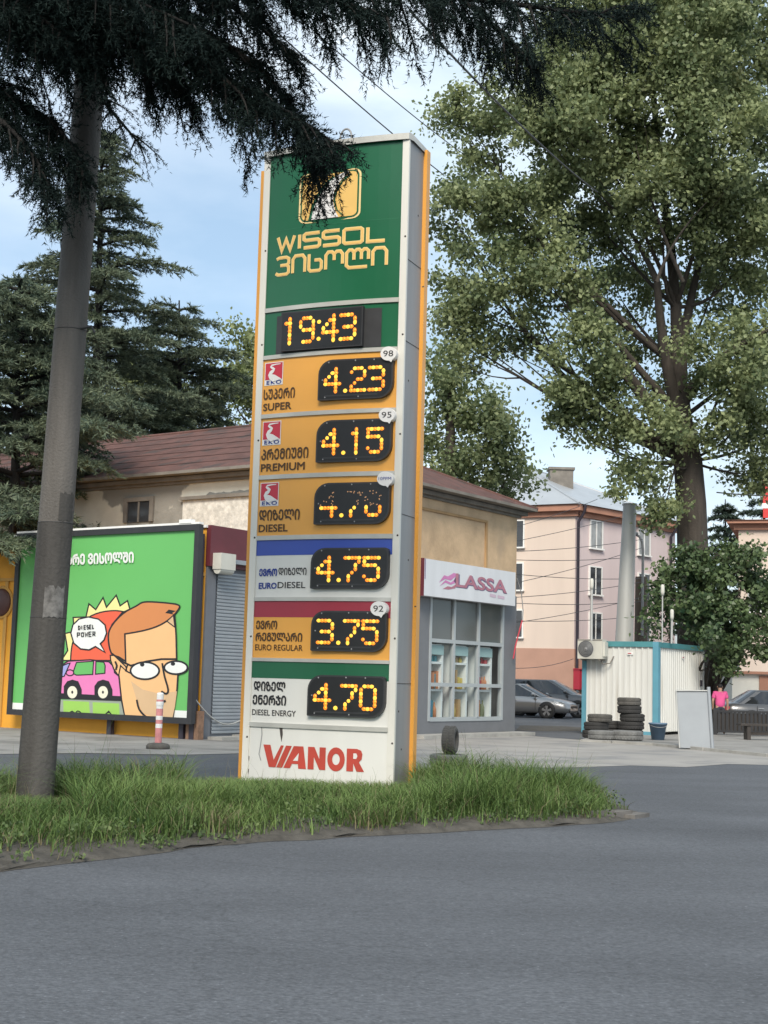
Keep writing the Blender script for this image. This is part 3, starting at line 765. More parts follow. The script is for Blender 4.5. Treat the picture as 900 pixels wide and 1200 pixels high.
# brand panel
pb = Pan(6.48, 8.635)
bp = MB(); sheet_curved(bp, U0, U1, 6.48, 8.635, 0.0, 0, 12)
brand = obj('brand_panel', bp, greenp, sign, label='tall green panel carrying the brand name in gold')
m = MB(); pb.rect(m, .02, .98, .497, .500, .003, 0)
obj('panel_seam', m, mat('seam_green', (0.02, 0.15, 0.07), 0.4, 0.05), brand)
m = MB(); f = pb(.006); f2 = pb(.009); f3 = pb(.012); f4 = pb(.015)
lx0, lx1, ly0, ly1 = .245, .712, .155, .478
asp = PW / pb.h
def lg(F): return lambda a, b: F(lx0 + a * (lx1 - lx0), ly1 - b * (ly1 - ly0))
sq = rrect(0, 1, 0, 1, .13, .13, .13, .13); m.poly([lg(f)(*p) for p in sq], 1)
sq = rrect(.03, .97, .03, .97, .11, .11, .11, .11); m.poly([lg(f2)(*p) for p in sq], 2)
sq = rrect(.055, .945, .055, .945, .09, .09, .09, .09); m.poly([lg(f3)(*p) for p in sq], 0)
f3b = pb(.0125); 
# curving road and its green outline, then the orange hill on the right
road_l = [(.20, .055), (.25, .30), (.34, .55), (.46, .75), (.60, .88), (.75, .945)]
road_r = [(.66, .055), (.60, .20), (.565, .40), (.58, .58), (.68, .78), (.82, .945)]
k = 6
m.add([lg(f4)(*p) for p in road_l] + [lg(f4)(*p) for p in road_r], [(i, k + i, k + i + 1, i + 1) for i in range(k - 1)], 3)
f5 = pb(.018)
hill = [(.70, .10), (.615, .22), (.575, .40), (.60, .58), (.70, .78), (.84, .90)]
hil2 = [(.755, .055), (.645, .20), (.60, .40), (.625, .57), (.72, .76), (.86, .885)]
m.add([lg(f5)(*p) for p in hill] + [lg(f5)(*p) for p in hil2], [(i, k + i, k + i + 1, i + 1) for i in range(k - 1)], 2)
left_ = [(.17, .055), (.215, .30), (.305, .56), (.43, .77), (.56, .88)]; l2_ = [(.215, .055), (.26, .30), (.35, .55), (.47, .75), (.60, .87)]
m.add([lg(f5)(*p) for p in left_] + [lg(f5)(*p) for p in l2_], [(i, 5 + i, 6 + i, i + 1) for i in range(4)], 2)
obj('emblem', m, [gold, golde, greenp, logow], brand)
# the name in wide rounded capitals drawn as strokes
def strokes(mb, x0, x1, y0, y1, F, glyph_list, wd, m_in, m_out, asp_):
    """glyph_list: (cell x, cell width, list of polylines in 0..1 (y up)); outline first, then a thinner fill 3 mm above"""
    tot = x1 - x0
    for cx, cw, lines in glyph_list:
        for ln in lines:
            closed = ln[0] == 'c'; pts = ln[1:] if closed else ln
            pp = [((x0 + (cx + a * cw) * tot) * asp_, b * (y1 - y0)) for a, b in pts]
            for wmul, dn, mm in ((1.0, 0, m_out), (.62, .004, m_in)):
                mb.ribbon(pp, wd * wmul, lambda X, Y: F(.006 + dn)(X / asp_, y1 - Y), mm, closed)
def PBF(n): return pb(n)
m = MB()
Gw = [(0.0, .165, [[(0, 1), (.25, 0), (.5, .8), (.75, 0), (1, 1)]]),
      (.205, .02, [[(.5, 0), (.5, 1)]]),
      (.258, .15, [[(1, 1), (.12, 1), (0, .9), (0, .62), (.12, .52), (.88, .52), (1, .42), (1, .1), (.88, 0), (0, 0)]]),
      (.442, .15, [[(1, 1), (.12, 1), (0, .9), (0, .62), (.12, .52), (.88, .52), (1, .42), (1, .1), (.88, 0), (0, 0)]]),
      (.632, .165, [['c', (.1, 0), (.9, 0), (1, .1), (1, .9), (.9, 1), (.1, 1), (0, .9), (0, .1)]]),
      (.845, .15, [[(0, 1), (0, 0), (1, 0)]])]
strokes(m, .085, .895, .545, .635, PBF, Gw, .0235, 0, 1, asp)
# Georgian name
Gg = [(0.0, .125, [[(.05, .93), (.25, 1), (.8, 1), (1, .9), (1, .64), (.85, .54), (.35, .54)], [(.85, .535), (1, .42), (1, .1), (.85, 0), (.2, 0), (0, .1)]]),
      (.165, .115, [[(0, .0), (0, .8), (.2, 1), (.8, 1), (1, .8), (1, 0)]]),
      (.318, .115, [[(0, 1), (0, .12), (.15, 0), (.85, 0), (1, .12), (1, .5), (.85, .62), (.45, .62)]]),
      (.473, .15, [[(0, 0), (0, .82), (.14, 1), (.36, 1), (.5, .85), (.64, 1), (.86, 1), (1, .82), (1, .25)], [(.5, .85), (.5, .5)]]),
      (.658, .19, [[(.95, -.02), (.12, -.02), (0, .12), (0, .84), (.12, 1), (.24, 1), (.34, .86), (.46, 1), (.58, 1), (.68, .86), (.8, 1), (.9, 1), (1, .88), (1, .4)], [(.34, .86), (.34, .42)], [(.68, .86), (.68, .42)]]),
      (.885, .115, [[(0, .0), (0, .8), (.2, 1), (.8, 1), (1, .8), (1, 0)]])]
strokes(m, .075, .905, .680, .790, PBF, Gg, .0215, 0, 1, asp)
obj('brand_lettering', m, [gold, golde], brand)
# clock panel
pc = Pan(5.82, 6.42)
bp = MB(); sheet_curved(bp, U0, U1, 5.82, 6.42, 0.0, 0, 12); clock = obj('clock_panel', bp, greenp, sign, label='green panel with the clock reading 19:43')
m = MB()
pc.rect(m, .10, .885, .11, .985, .010, 4)
u0_, u1_ = U0 + .155 * PW, U0 + .765 * PW; zb, zt = pc.z1 - .965 * pc.h, pc.z1 - .07 * pc.h
uc = (u0_ + u1_) / 2; off = SAG
for n0, n1, mm, ins in ((-.02, .055, 4, 0), (.055, .058, 0, .018)):
    c8 = [FS.p(u, SAG * .95 + n, z) for n in (n0, n1) for u, z in ((u0_ + ins, zb + ins), (u1_ - ins, zb + ins), (u1_ - ins, zt - ins), (u0_ + ins, zt - ins))]
    m.add(c8, [(0, 1, 5, 4), (1, 2, 6, 5), (2, 3, 7, 6), (3, 0, 4, 7), (4, 5, 6, 7)], mm)
keep = SP
SP = lambda u, z, n=0: FS.p(u, SAG * .95 + .060 + n, z)
ww = u1_ - u0_
digits(m, [('1', u0_ + .03 * ww, .17 * ww), ('9', u0_ + .25 * ww, .155 * ww), (':', u0_ + .475 * ww, 0), ('4', u0_ + .53 * ww, .165 * ww), ('3', u0_ + .745 * ww, .165 * ww)], (zt + zb) / 2, (zt - zb) * .60, 0)
SP = keep
obj('led_display', m, [ledk, led_b, led_a, led_d, ledr], clock)

zs = [(5.01, 5.765), (4.178, 4.955), (3.36, 4.12)]
for (z0, z1), ka, en, price, bd, x1a, x1b in ((zs[0], 'ᲡᲣᲞᲔᲠᲘ', 'SUPER', '4.23', '98', .265, .24), (zs[1], 'ᲞᲠᲔᲛᲘᲣᲛᲘ', 'PREMIUM', '4.15', '95', .385, .36), (zs[2], 'ᲓᲘᲖᲔᲚᲘ', 'DIESEL', '4.78', '10PPM', .335, .245)):
    p = Pan(z0, z1); bp = MB(); sheet_curved(bp, U0, U1, z0, z1, 0, 0, 12)
    pr = obj('price_panel', bp, orangep, sign, label='orange %s price panel reading %s' % (en.lower(), price))
    display(p, pr, price, dim=(en == 'DIESEL'))
    fuel_logo(p, pr, .015, .165, .055, .475)
    m = MB(); p.t(m, ka, .012, x1a, .54, .735, 0, bold=.03); p.t(m, en, .012, x1b, .80, .935, 0, bold=.022); obj('lettering', m, brown, pr)
    badge(p, pr, bd)
# euro diesel
z0, z1 = 2.54, 3.30; p = Pan(z0, z1); bp = MB(); sheet_curved(bp, U0, U1, z0, z1, 0, 0, 12)
pr = obj('price_panel', bp, whitep, sign, label='white euro diesel price panel with blue top band reading 4.75')
m = MB(); p.rect(m, 0, 1, 0, .27, .003, 0); obj('colour_band', m, bluep, pr)
display(p, pr, '4.75', .445, .985, .16, .86)
m = MB(); p.t(m, 'ᲔᲕᲠᲝ', .03, .175, .50, .635, 0, bold=.05); p.t(m, 'ᲓᲘᲖᲔᲚᲘ', .185, .40, .49, .62, 1, bold=.02)
p.t(m, 'EURO', .03, .175, .745, .855, 0, bold=.035); p.t(m, 'DIESEL', .182, .395, .735, .845, 1, bold=.008)
obj('lettering', m, [bluel, black], pr)
# euro regular
z0, z1 = 1.74, 2.49; p = Pan(z0, z1); bp = MB(); sheet_curved(bp, U0, U1, z0, z1, 0, 0, 12)
pr = obj('price_panel', bp, orangep, sign, label='orange euro regular price panel with red top band reading 3.75')
m = MB(); p.rect(m, 0, 1, 0, .285, .003, 0); obj('colour_band', m, redp, pr)
display(p, pr, '3.75', .462, .985, .17, .865)
m = MB(); p.t(m, 'ᲔᲕᲠᲝ', .02, .19, .345, .50, 0, bold=.035); p.t(m, 'ᲠᲔᲒᲣᲚᲐᲠᲘ', .02, .385, .555, .71, 0, bold=.035); p.t(m, 'EURO REGULAR', .02, .39, .765, .87, 0, bold=.012); obj('lettering', m, brown, pr)
badge(p, pr, '92', .935, .13)
# diesel energy
z0, z1 = .896, 1.695; p = Pan(z0, z1); bp = MB(); sheet_curved(bp, U0, U1, z0, z1, 0, 0, 12)
pr = obj('price_panel', bp, whitep, sign, label='white diesel energy price panel with green top band reading 4.70')
m = MB(); p.rect(m, 0, 1, 0, .275, .003, 0); obj('colour_band', m, greenp, pr)
display(p, pr, '4.70', .452, .985, .20, .86)
m = MB(); p.t(m, 'ᲓᲘᲖᲔᲚ', .02, .27, .33, .49, 0, bold=.04); p.t(m, 'ᲔᲜᲔᲠᲯᲘ', .015, .28, .55, .715, 0, bold=.04); p.t(m, 'DIESEL ENERGY', .015, .355, .79, .885, 0, bold=.01); obj('lettering', m, black, pr)
# tyre shop panel at the foot
z0, z1 = 0.0, .838; p = Pan(z0, z1); bp = MB(); sheet_curved(bp, U0, U1, z0, z1, 0, 0, 12)
pr = obj('foot_panel', bp, whitep, sign, label='white bottom panel with faded red lettering')
m = MB()
def vl(a, b): return p(.006)(.115 + a * .735, .61 - b * .34)
def pg(mb, pts): mb.poly([vl(*q) for q in pts], 0)
# V slanting into the slash and A, then N O R
pg(m, [(0, 1), (.075, 1), (.115, .33), (.185, 1), (.215, 1), (.135, 0), (.065, 0)])
pg(m, [(.238, 1), (.298, 1), (.205, 0), (.145, 0)])
pg(m, [(.318, 1), (.415, 1), (.447, 0), (.37, 0), (.365, .2), (.305, .2), (.285, 0), (.218, 0)])
m.poly([p(.008)(.115 + a * .735, .61 - b * .34) for a, b in ((.315, .34), (.365, .34), (.372, .70))], 1)
pg(m, [(.462, 0), (.462, 1), (.525, 1), (.575, .47), (.575, 1), (.635, 1), (.635, 0), (.578, 0), (.522, .55), (.522, 0)])
ro = [(.735 + .083 * math.cos(t), .5 + .53 * math.sin(t)) for t in np.linspace(0, 2 * math.pi, 29)[:-1]]
ri = [(.735 + .036 * math.cos(t), .5 + .25 * math.sin(t)) for t in np.linspace(0, 2 * math.pi, 29)[:-1]]
m.add([vl(*q) for q in ro] + [vl(*q) for q in ri], [(i, (i + 1) % 28, 28 + (i + 1) % 28, 28 + i) for i in range(28)], 0)
pg(m, [(.835, 0), (.835, 1), (.93, 1), (.968, .93), (.98, .78), (.975, .55), (.95, .42), (1, 0), (.93, 0), (.898, .36), (.898, 0)])
m.poly([p(.008)(.115 + a * .735, .61 - b * .34) for a, b in ((.897, .56), (.925, .56), (.935, .68), (.925, .80), (.897, .80))], 1)
obj('lettering', m, [vianr, whitep], pr)
m = MB(); m.poly([p(.005)(a, b) for a, b in ((.235, 0), (.258, 0), (.262, .10), (.255, .22), (.245, .13))], 0)
obj('water_stain', m, [rust, sgrey], pr); m = MB(); m.ribbon([(.095, 0), (.10, .12), (.092, .28), (.082, .42), (.10, .52)], .007, lambda x, y: p(.005)(x, y), 1)
for zz in (.75, .55): m.poly([p(.005)(a, b) for a, b in ((-.004, zz - .1), (.006, zz - .08), (.004, zz))], 0)
obj('water_stain', m, [rust, sgrey], pr)

# ================================================================== CONCRETE POLE
pb0 = D(40, 938, 15.0); pb0[2] = 0; pt = D(113, -10, 15.0)
axis = pt - pb0
pts = [pb0 + axis * t for t in np.linspace(-.02, 1.35, 24)]
pole = thing('utility_pole', 'thick grey concrete pole leaning slightly right at the left end of the verge', 'utility pole', pb0)
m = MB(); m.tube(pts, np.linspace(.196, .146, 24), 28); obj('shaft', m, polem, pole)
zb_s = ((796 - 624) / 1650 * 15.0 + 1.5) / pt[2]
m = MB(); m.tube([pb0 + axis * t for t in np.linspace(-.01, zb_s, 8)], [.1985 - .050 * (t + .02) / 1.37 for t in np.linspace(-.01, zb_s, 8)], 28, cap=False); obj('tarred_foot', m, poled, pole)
def sleeve(y0, y1, a0, a1, dr, mm, name):
    """a patch wrapped round part of the pole between two photo heights"""
    t0 = ((796 - y0) / 1650 * 15.0 + 1.5) / pt[2]; t1 = ((796 - y1) / 1650 * 15.0 + 1.5) / pt[2]
    V = []; ks = 10
    for t in (t0, (t0 + t1) / 2, t1):
        c = pb0 + axis * t; r = .196 - .050 * (t + .02) / 1.37 + dr
        for i in range(ks + 1):
            q = R_(a0 + (a1 - a0) * i / ks); V.append(c + A(math.sin(q), -math.cos(q), 0) * r + A(0, 0, rng.normal(0, .015) if t != (t0 + t1) / 2 else 0))
    b = MB(); b.add(V, [(r * (ks + 1) + i, r * (ks + 1) + i + 1, (r + 1) * (ks + 1) + i + 1, (r + 1) * (ks + 1) + i) for r in range(2) for i in range(ks)], 0, True)
    return obj(name, b, mm, pole)
sleeve(735, 700, -5, 62, .007, paperm, 'torn_poster')
sleeve(622, 590, 20, 75, .005, poled, 'tar_patch')
for yy in (624, 735, 392):
    t = ((796 - yy) / 1650 * 15.0 + 1.5) / pt[2]; c = pb0 + axis * t
    ring = [c + A(math.cos(q), math.sin(q), 0) * (.1985 - .050 * t / 1.37) for q in np.linspace(0, 2 * math.pi, 25)]
    b = MB(); b.tube(ring, .004, 5, cap=False); obj('wire_band', b, wirem, pole)
t = ((796 - 392) / 1650 * 15.0 + 1.5) / pt[2]; c = pb0 + axis * t
b = MB(); b.tube([c + A(.12, -.1, 0), c + A(.26, -.16, .02), c + A(.30, -.16, -.05)], .013, 6); obj('hook', b, wirem, pole)

# ================================================================== BILLBOARD AND CORNER BUILDING
FL = Fr(K + np.r_[Ldir * 16, 0], -Ldir)          # u from far left (0) to the corner (16)
FRr = Fr(K, Rdir)                                   # from the corner away to the right
HB = 4.95
BD = 2.15
block = thing('corner_building', 'low yellow flat roofed building behind the green billboard, grey shutter on its side', 'building', K)
m = MB(); c0 = FL.p(0, 0, 0); c1 = FL.p(16, 0, 0); c2 = FRr.p(BD, 0, 0); c3 = c2 + np.r_[Ldir * 16, 0]
m.prism([c0, c1, c2, c3], 0, HB, 0); obj('wall', m, yellow, block)
m = MB()
m.fbox(FL, -0.1, 16.04, -.3, .06, HB - .03, HB + .03, 0)
obj('parapet', m, white, block)
m = MB(); uL = FL.uv(20, 690)[0]
m.fbox(FL, 0, 16.0, .002, .05, 3.78, 3.86, 0); m.fbox(FL, uL - .42, uL - .30, .002, .04, 0, 3.77, 0)
obj('moulding', m, yellowd, block)
m = MB(); uo, zo = FL.uv(3, 706); m.lathe([(0, .09), (.30, .09), (.36, .05), (.36, 0)], FL.p(uo, .002, zo), 24, 0, ax=FL.w); m.lathe([(.36, .03), (.42, .05), (.44, .02), (.44, 0)], FL.p(uo, .002, zo), 24, 1, ax=FL.w)
obj('round_fitting', m, [mat('brown_disc', (0.08, 0.03, 0.022), 0.5, 0.2), yellowd], block)
# side with fascia, pier and shutter
m = MB(); m.fbox(FRr, 0.0, BD, .003, .14, 4.02, 4.98, 0); obj('fascia', m, maroon, block)
m = MB(); m.fbox(FRr, 0.02, .33, .003, .06, 0, 4.02, 0); m.fbox(FRr, .33, BD, .003, .02, 0, 4.02, 1); obj('pier', m, [sidegrey, sidegrey], block)
m = MB()
nsl = 46; sh = 3.82 / nsl
for i in range(nsl):
    z = .12 + i * sh
    V = [FRr.p(u, w_, zz) for u in (.40, BD) for w_, zz in ((.026, z), (.048, z + sh * .25), (.048, z + sh * .7), (.026, z + sh))]
    m.add(V, [(0, 4, 5, 1), (1, 5, 6, 2), (2, 6, 7, 3)], 0)
obj('roller_shutter', m, shut, block)
m = MB(); m.fbox(FRr, .10, .62, .141, .40, 3.95, 4.33, 0); m.fbox(FRr, .62, BD, .141, .30, 4.12, 4.22, 1)
m.tube([FRr.p(.12, .27, 3.96), FRr.p(.6, .27, 3.96)], .12, 12, 0)
obj('shutter_box', m, [acw, shut], block)
# kerb slabs at the shutter
for i, (u0_, u1_, w1, h) in enumerate(((.15, .95, .6, .08), (1.0, 1.75, .7, .11), (1.8, 2.3, .65, .10))):
    b = MB(); b.fbox(FRr, u0_, u1_, .16, w1, .0, h); obj('kerb', b, kerbm, kind='structure')

bx0, _ = FL.uv(14, 730, .42); bx1, _ = FL.uv(229, 730, .42)
zt_ = FL.uv(232, 614, .42)[1]; zb_ = FL.uv(225, 849, .42)[1]
bb = thing('billboard', 'green billboard with cartoon man and pink car before the yellow wall', 'billboard', FL.p((bx0 + bx1) / 2, .3, 0))
m = MB()
fwid = .14
m.fbox(FL, bx0, bx1, .28, .36, zb_ + .01, zt_ - .01, 0)
m.fbox(FL, bx0, bx0 + fwid, .361, .43, zb_, zt_, 0); m.fbox(FL, bx1 - fwid, bx1, .361, .43, zb_, zt_, 0)
m.fbox(FL, bx0 + fwid, bx1 - fwid, .361, .43, zb_, zb_ + fwid, 0); m.fbox(FL, bx0 + fwid, bx1 - fwid, .361, .43, zt_ - fwid, zt_, 0)
obj('frame', m, bframe, bb)
m = MB(); m.fbox(FL, bx0, bx1, .28, .43, zt_ + .002, zt_ + .05, 0); 
m.fbox(FL, bx1 - .62, bx1 - .25, .30, .45, zt_ + .03, zt_ + .12, 0)
obj('top_flashing', m, white, bb)
for uu in (bx0 + 1.0, (bx0 + bx1) / 2 + .3, bx1 - .5, bx1 - .18):
    m = MB(); m.fbox(FL, uu - .07, uu + .07, .10, .218, 0, zt_ - .2, 0); obj('support_post', m, pipem, bb)
m = MB(); m.fbox(FL, bx1 - .36, bx1 + .02, .01, .2, 0, zb_ + .3, 0); obj('brick_pier', m, mat('brick_pier', (0.22, 0.13, 0.085), .9, .3, 8, .5, 20), bb)
ax0, ax1, az0, az1 = bx0 + fwid, bx1 - fwid, zb_ + fwid, zt_ - fwid
m = MB(); LAY = [0.366]
def lay(): LAY[0] += .0005; return LAY[0]
def ap(n):
    """poster plane addressed by photo pixel, laid on the board"""
    def f_(px, py):
        u, z = FL.uv(px, py, .366); u = min(max(u, ax0), ax1); z = min(max(z, az0), az1)
        return FL.p(u, n, z)
    return f_
def crop(a, b): return 60 + a / 5.0, 680 + b / 5.0     # measured on an enlargement
n = lay(); m.quad(FL.p(ax0, n, az0), FL.p(ax1, n, az0), FL.p(ax1, n, az1), FL.p(ax0, n, az1), 0)
n = lay(); m.quad(FL.p(ax0, n, az0), FL.p(ax1, n, az0), FL.p(ax1, n, az0 + .16), FL.p(ax0, n, az0 + .16), 2)
def smooth(pts, k=4, closed=True):
    P = [A(*p) for p in pts]; nP = len(P); o_ = []
    rg = range(nP) if closed else range(nP - 1)
    for i in rg:
        if closed: p0, p1, p2, p3 = P[i - 1], P[i], P[(i + 1) % nP], P[(i + 2) % nP]
        else: p0, p1, p2, p3 = P[max(i - 1, 0)], P[i], P[i + 1], P[min(i + 2, nP - 1)]
        for j in range(k):
            t = j / k
            o_.append(tuple(.5 * ((2 * p1) + (p2 - p0) * t + (2 * p0 - 5 * p1 + 4 * p2 - p3) * t * t + (3 * p1 - p0 - 3 * p2 + p3) * t ** 3)))
    if not closed: o_.append(tuple(P[-1]))
    return o_
def art(pts, mi, line=6, sm=0, cl=True, fill=True):
    P = smooth(pts, sm, cl) if sm else pts
    Q = [crop(*p) for p in P]
    nf_ = lay()
    if fill: m.poly([ap(nf_)(*q) for q in Q], mi)
    if line:
        n_ = lay(); m.ribbon(Q, line * 1.35 / 5.0, ap(n_), 10, cl)
def ell(cx, cy, rx, ry, k=24): return [(cx + rx * math.cos(t), cy + ry * math.sin(t)) for t in np.linspace(0, 2 * math.pi, k + 1)[:-1]]
# grey stand with lime boxes
art([(-60, 700), (430, 700), (430, 820), (-60, 820)], 9, 0)
art([(70, 705), (222, 712), (225, 816), (70, 814)], 1, 0); art([(243, 714), (398, 722), (400, 818), (243, 816)], 1, 0)
art([(-60, 700), (45, 692), (45, 812), (-60, 810)], 2, 5)
art([(110, 812), (108, 780), (125, 768), (140, 782), (155, 766), (175, 778), (176, 812)], 6, 5, 3, False, False)
art([(320, 800), (338, 770), (352, 792), (358, 806)], 6, 6, 0, False, False)
# sun-like crown and coral dome
art([(60, 470), (98, 412), (82, 312), (135, 300), (130, 218), (205, 215), (222, 138), (262, 172), (305, 102), (325, 158), (382, 88), (405, 150), (448, 120), (470, 200), (400, 300), (250, 470)], 5, 6)
art(smooth([(115, 470), (122, 390), (150, 300), (210, 225), (290, 188), (380, 178), (450, 190)], 3, False) + [(450, 470)], 4, 6)
# pink car
art([(-70, 660), (-60, 590), (20, 560), (60, 500), (100, 474), (230, 466), (340, 478), (390, 530), (430, 600), (430, 690)], 7, 6, 0)
art([(28, 565), (60, 505), (98, 488), (112, 486), (78, 562), (50, 570)], 8, 5)
art([(128, 545), (150, 482), (250, 474), (245, 552), (150, 556)], 0, 5)
art([(262, 550), (264, 476), (310, 480), (318, 500), (316, 545)], 0, 5)
art(ell(112, 542, 22, 17), 7, 5)
art([(-70, 655), (430, 680), (430, 708), (-70, 690)], 10, 0)
for cx in (126, 306):
    art([(cx - 50, 690), (cx - 50, 620), (cx - 30, 592), (cx, 582), (cx + 35, 592), (cx + 55, 640), (cx + 55, 698)], 10, 0)
    art(ell(cx, 656, 29, 36), 11, 0); art(ell(cx, 656, 6, 9), 10, 0)
# speech bubble
art([(118, 310), (130, 262), (165, 228), (220, 215), (280, 228), (318, 262), (327, 310), (312, 350), (290, 372), (318, 422), (262, 388), (225, 408), (175, 402), (135, 368)], 2, 6)
# the man
art([(360, 430), (350, 380), (340, 320), (360, 260), (420, 190), (520, 145), (640, 130), (735, 140), (754, 155), (725, 195), (730, 250), (735, 330), (738, 470), (745, 560), (740, 640), (725, 740), (715, 830), (430, 830), (415, 700), (400, 560), (375, 540)], 3, 7, 0)
art([(470, 590), (540, 640), (640, 665), (740, 650), (728, 740), (714, 828), (600, 828), (540, 780), (505, 705)], 12, 0)
art([(350, 440), (372, 440), (440, 505), (448, 535), (410, 500), (398, 560), (370, 520), (352, 470)], 3, 6)
art(smooth([(400, 450), (355, 425), (338, 330), (360, 265), (425, 195), (500, 152), (548, 128), (640, 130), (730, 140), (756, 155), (735, 190)], 4, False) + smooth([(722, 205), (680, 240), (620, 272), (540, 296), (435, 315)], 3, False) + [(440, 475)], 13, 7)
art([(672, 192), (692, 172), (735, 180), (712, 192), (726, 202)], 10, 0)
art([(720, 205), (728, 275), (705, 258), (682, 240)], 12, 5)
art([(360, 430), (430, 482), (470, 500), (560, 476), (650, 462), (738, 462)], 10, 8, 0, False, False)
art([(452, 495), (440, 530), (470, 545)], 10, 6, 0, False, False)
art(ell(553, 530, 84, 50), 2, 8); art(ell(735, 512, 68, 38), 2, 8)
art(ell(538, 494, 13, 12), 10, 0); art(ell(718, 490, 13, 11), 10, 0)
art([(655, 486), (668, 560), (690, 640), (678, 665), (650, 650)], 10, 8, 3, False, False)
art([(506, 700), (520, 755), (560, 800), (612, 824)], 10, 8, 3, False, False)
art([(622, 712), (650, 716), (676, 706)], 10, 10, 0, False, False)
art([(380, 475), (390, 500), (384, 525)], 10, 8, 0, False, False)
obj('poster', m, [b_green, b_lime, b_white, b_skin, b_red, b_yel, b_pink, b_pink, b_vio, b_grey, black, mat('poster_cream', (0.74, .72, .58), .5, .02), b_skin2, b_hair], bb)
m = MB(); nn = LAY[0] + .002
def tfit(body, x0, x1, y0, y1, tilt, mi, bold):
    # lettering on the poster: a photo rectangle with a slant
    def fn(x, y): return ap(nn)(x, y0 + y1 - y + tilt * (x - x0) / (x1 - x0))
    text(m, body, x0, x1, y0, y1, fn, mi, bold, 1.0, lambda x, y: ap(nn + .0012)(x, y0 + y1 - y + tilt * (x - x0) / (x1 - x0)))
tfit('ᲐᲠᲔ ᲕᲘᲡᲝᲚᲨᲘ', 79.5, 158, 649.5, 662.5, -3, 0, .045)
def hand(word, x0, x1, y0, y1, tilt):
    H = {'D': [[(0, 0), (0, 1), (.7, .9), (.9, .5), (.6, .1), (0, 0)]], 'I': [[(.3, 0), (.3, 1)], ], 'E': [[(.9, 1), (0, 1), (0, .5), (.8, .5)], [(0, .48), (0, 0), (.9, 0)]],
         'S': [[(.9, .95), (.1, .95), (.05, .55), (.85, .45), (.8, 0), (0, .05)]], 'L': [[(.1, 1), (.1, 0), (.85, .05)]], 'P': [[(0, 0), (0, 1), (.8, .95), (.8, .5), (.08, .45)]],
         'O': [[(.1, .1), (.05, .9), (.8, .95), (.85, .1), (.1, .1)]], 'W': [[(0, 1), (.2, 0), (.5, .7), (.75, 0), (1, 1)]], 'R': [[(0, 0), (0, 1), (.8, .9), (.75, .5), (.08, .45)], [(.25, .42), (.9, 0)]]}
    cw = (x1 - x0) / len(word)
    for i, ch in enumerate(word):
        for ln in H[ch]:
            Q = [crop(x0 + (i + a * .72) * cw, y1 - b * (y1 - y0) + tilt * (i + a) / len(word)) for a, b in ln]
            m.ribbon(Q, .95, ap(nn), 1)
hand('DIESEL', 165, 262, 268, 290, -8); hand('POWER', 158, 272, 308, 334, -8)
obj('poster_lettering', m, [b_white, black], bb)
# thin cable hanging from the board to the shutter
a = FL.p(bx1 - .02, .38, 1.0); b = FRr.p(2.0, .1, .8); cpts = [a * (1 - t) + b * t - A(0, 0, .55 * math.sin(math.pi * t)) for t in np.linspace(0, 1, 14)]
m = MB(); m.tube(cpts, .018, 5); obj('hanging_chain', m, galv, label='slack grey chain hanging between the billboard edge and the shutter', cat='chain')

# ================================================================== OLD BUILDING WITH THE TYRE SHOP
cS = G(603, 861)
FS2 = Fr(cS, Rdir)                                  # shop front, u = 0 at its right edge
cM = cS + FS2.w * -0.85
FMr = Fr(cM, Rdir)
uR = FMr.uv(604.5, 700)[0]; uC = FMr.uv(368, 700)[0]
corner = FMr.p(uC, 0, 0); LEN = uR - uC
FMr = Fr(corner, Rdir)                              # 0..LEN from the near corner to the right end
FMl = Fr(corner + np.r_[Ldir * 30, 0], -Ldir)     # 0..30, the near corner at 30
HE = 6.75
old = thing('old_building', 'old plastered building with brown hipped roof, its tan side above the tyre shop', 'building', corner)
m = MB(); p0, p1, p2, p3 = FMl.p(0, 0, 0), corner, FMr.p(LEN, 0, 0), FMr.p(LEN, 0, 0) + np.r_[Ldir * 30, 0]
V = [tuple(p) for p in (p0, p1, p2, p3)] + [(p[0], p[1], HE) for p in (p0, p1, p2, p3)]
m.add(V, [(0, 1, 5, 4)], 0); m.add(V, [(1, 2, 6, 5), (2, 3, 7, 6), (3, 0, 4, 7)], 1)
obj('wall', m, [plast, tan], old)
# cornice and eaves
m = MB()
for fr, a_, b_ in ((FMl, 0, 30), (FMr, 0, LEN)):
    m.fbox(fr, a_, b_ + (.12 if fr is FMl else .10), .003, .10, HE - .20, HE - .135, 0)
    m.fbox(fr, a_, b_ + (.30 if fr is FMl else .26), .003, .24, HE - .13, HE - .02, 0)
obj('cornice', m, cornm, old)
OV = .55
def cnr(du, dl, z): return corner + A(Rdir[0], Rdir[1], 0) * du + A(Ldir[0], Ldir[1], 0) * dl + A(0, 0, z)
e = [cnr(-OV, -OV, HE), cnr(LEN + .32, -OV, HE), cnr(LEN + .32, 30, HE), cnr(-OV, 30, HE)]
hw = (LEN + 2 * OV) / 2; RISE = 2.3
r1 = cnr(LEN / 2, -OV + hw * .95, HE + RISE); r2 = cnr(LEN / 2, 30, HE + RISE)
m = MB(); up_ = A(0, 0, .08)
m.add([p + up_ for p in e] + [r1 + up_, r2 + up_], [(0, 4, 5, 3), (1, 4, 0), (1, 2, 5, 4)], 0)
m.add(e + [p + up_ for p in e], [(0, 1, 5, 4), (1, 2, 6, 5), (3, 0, 4, 7), (3, 2, 1, 0)], 1)
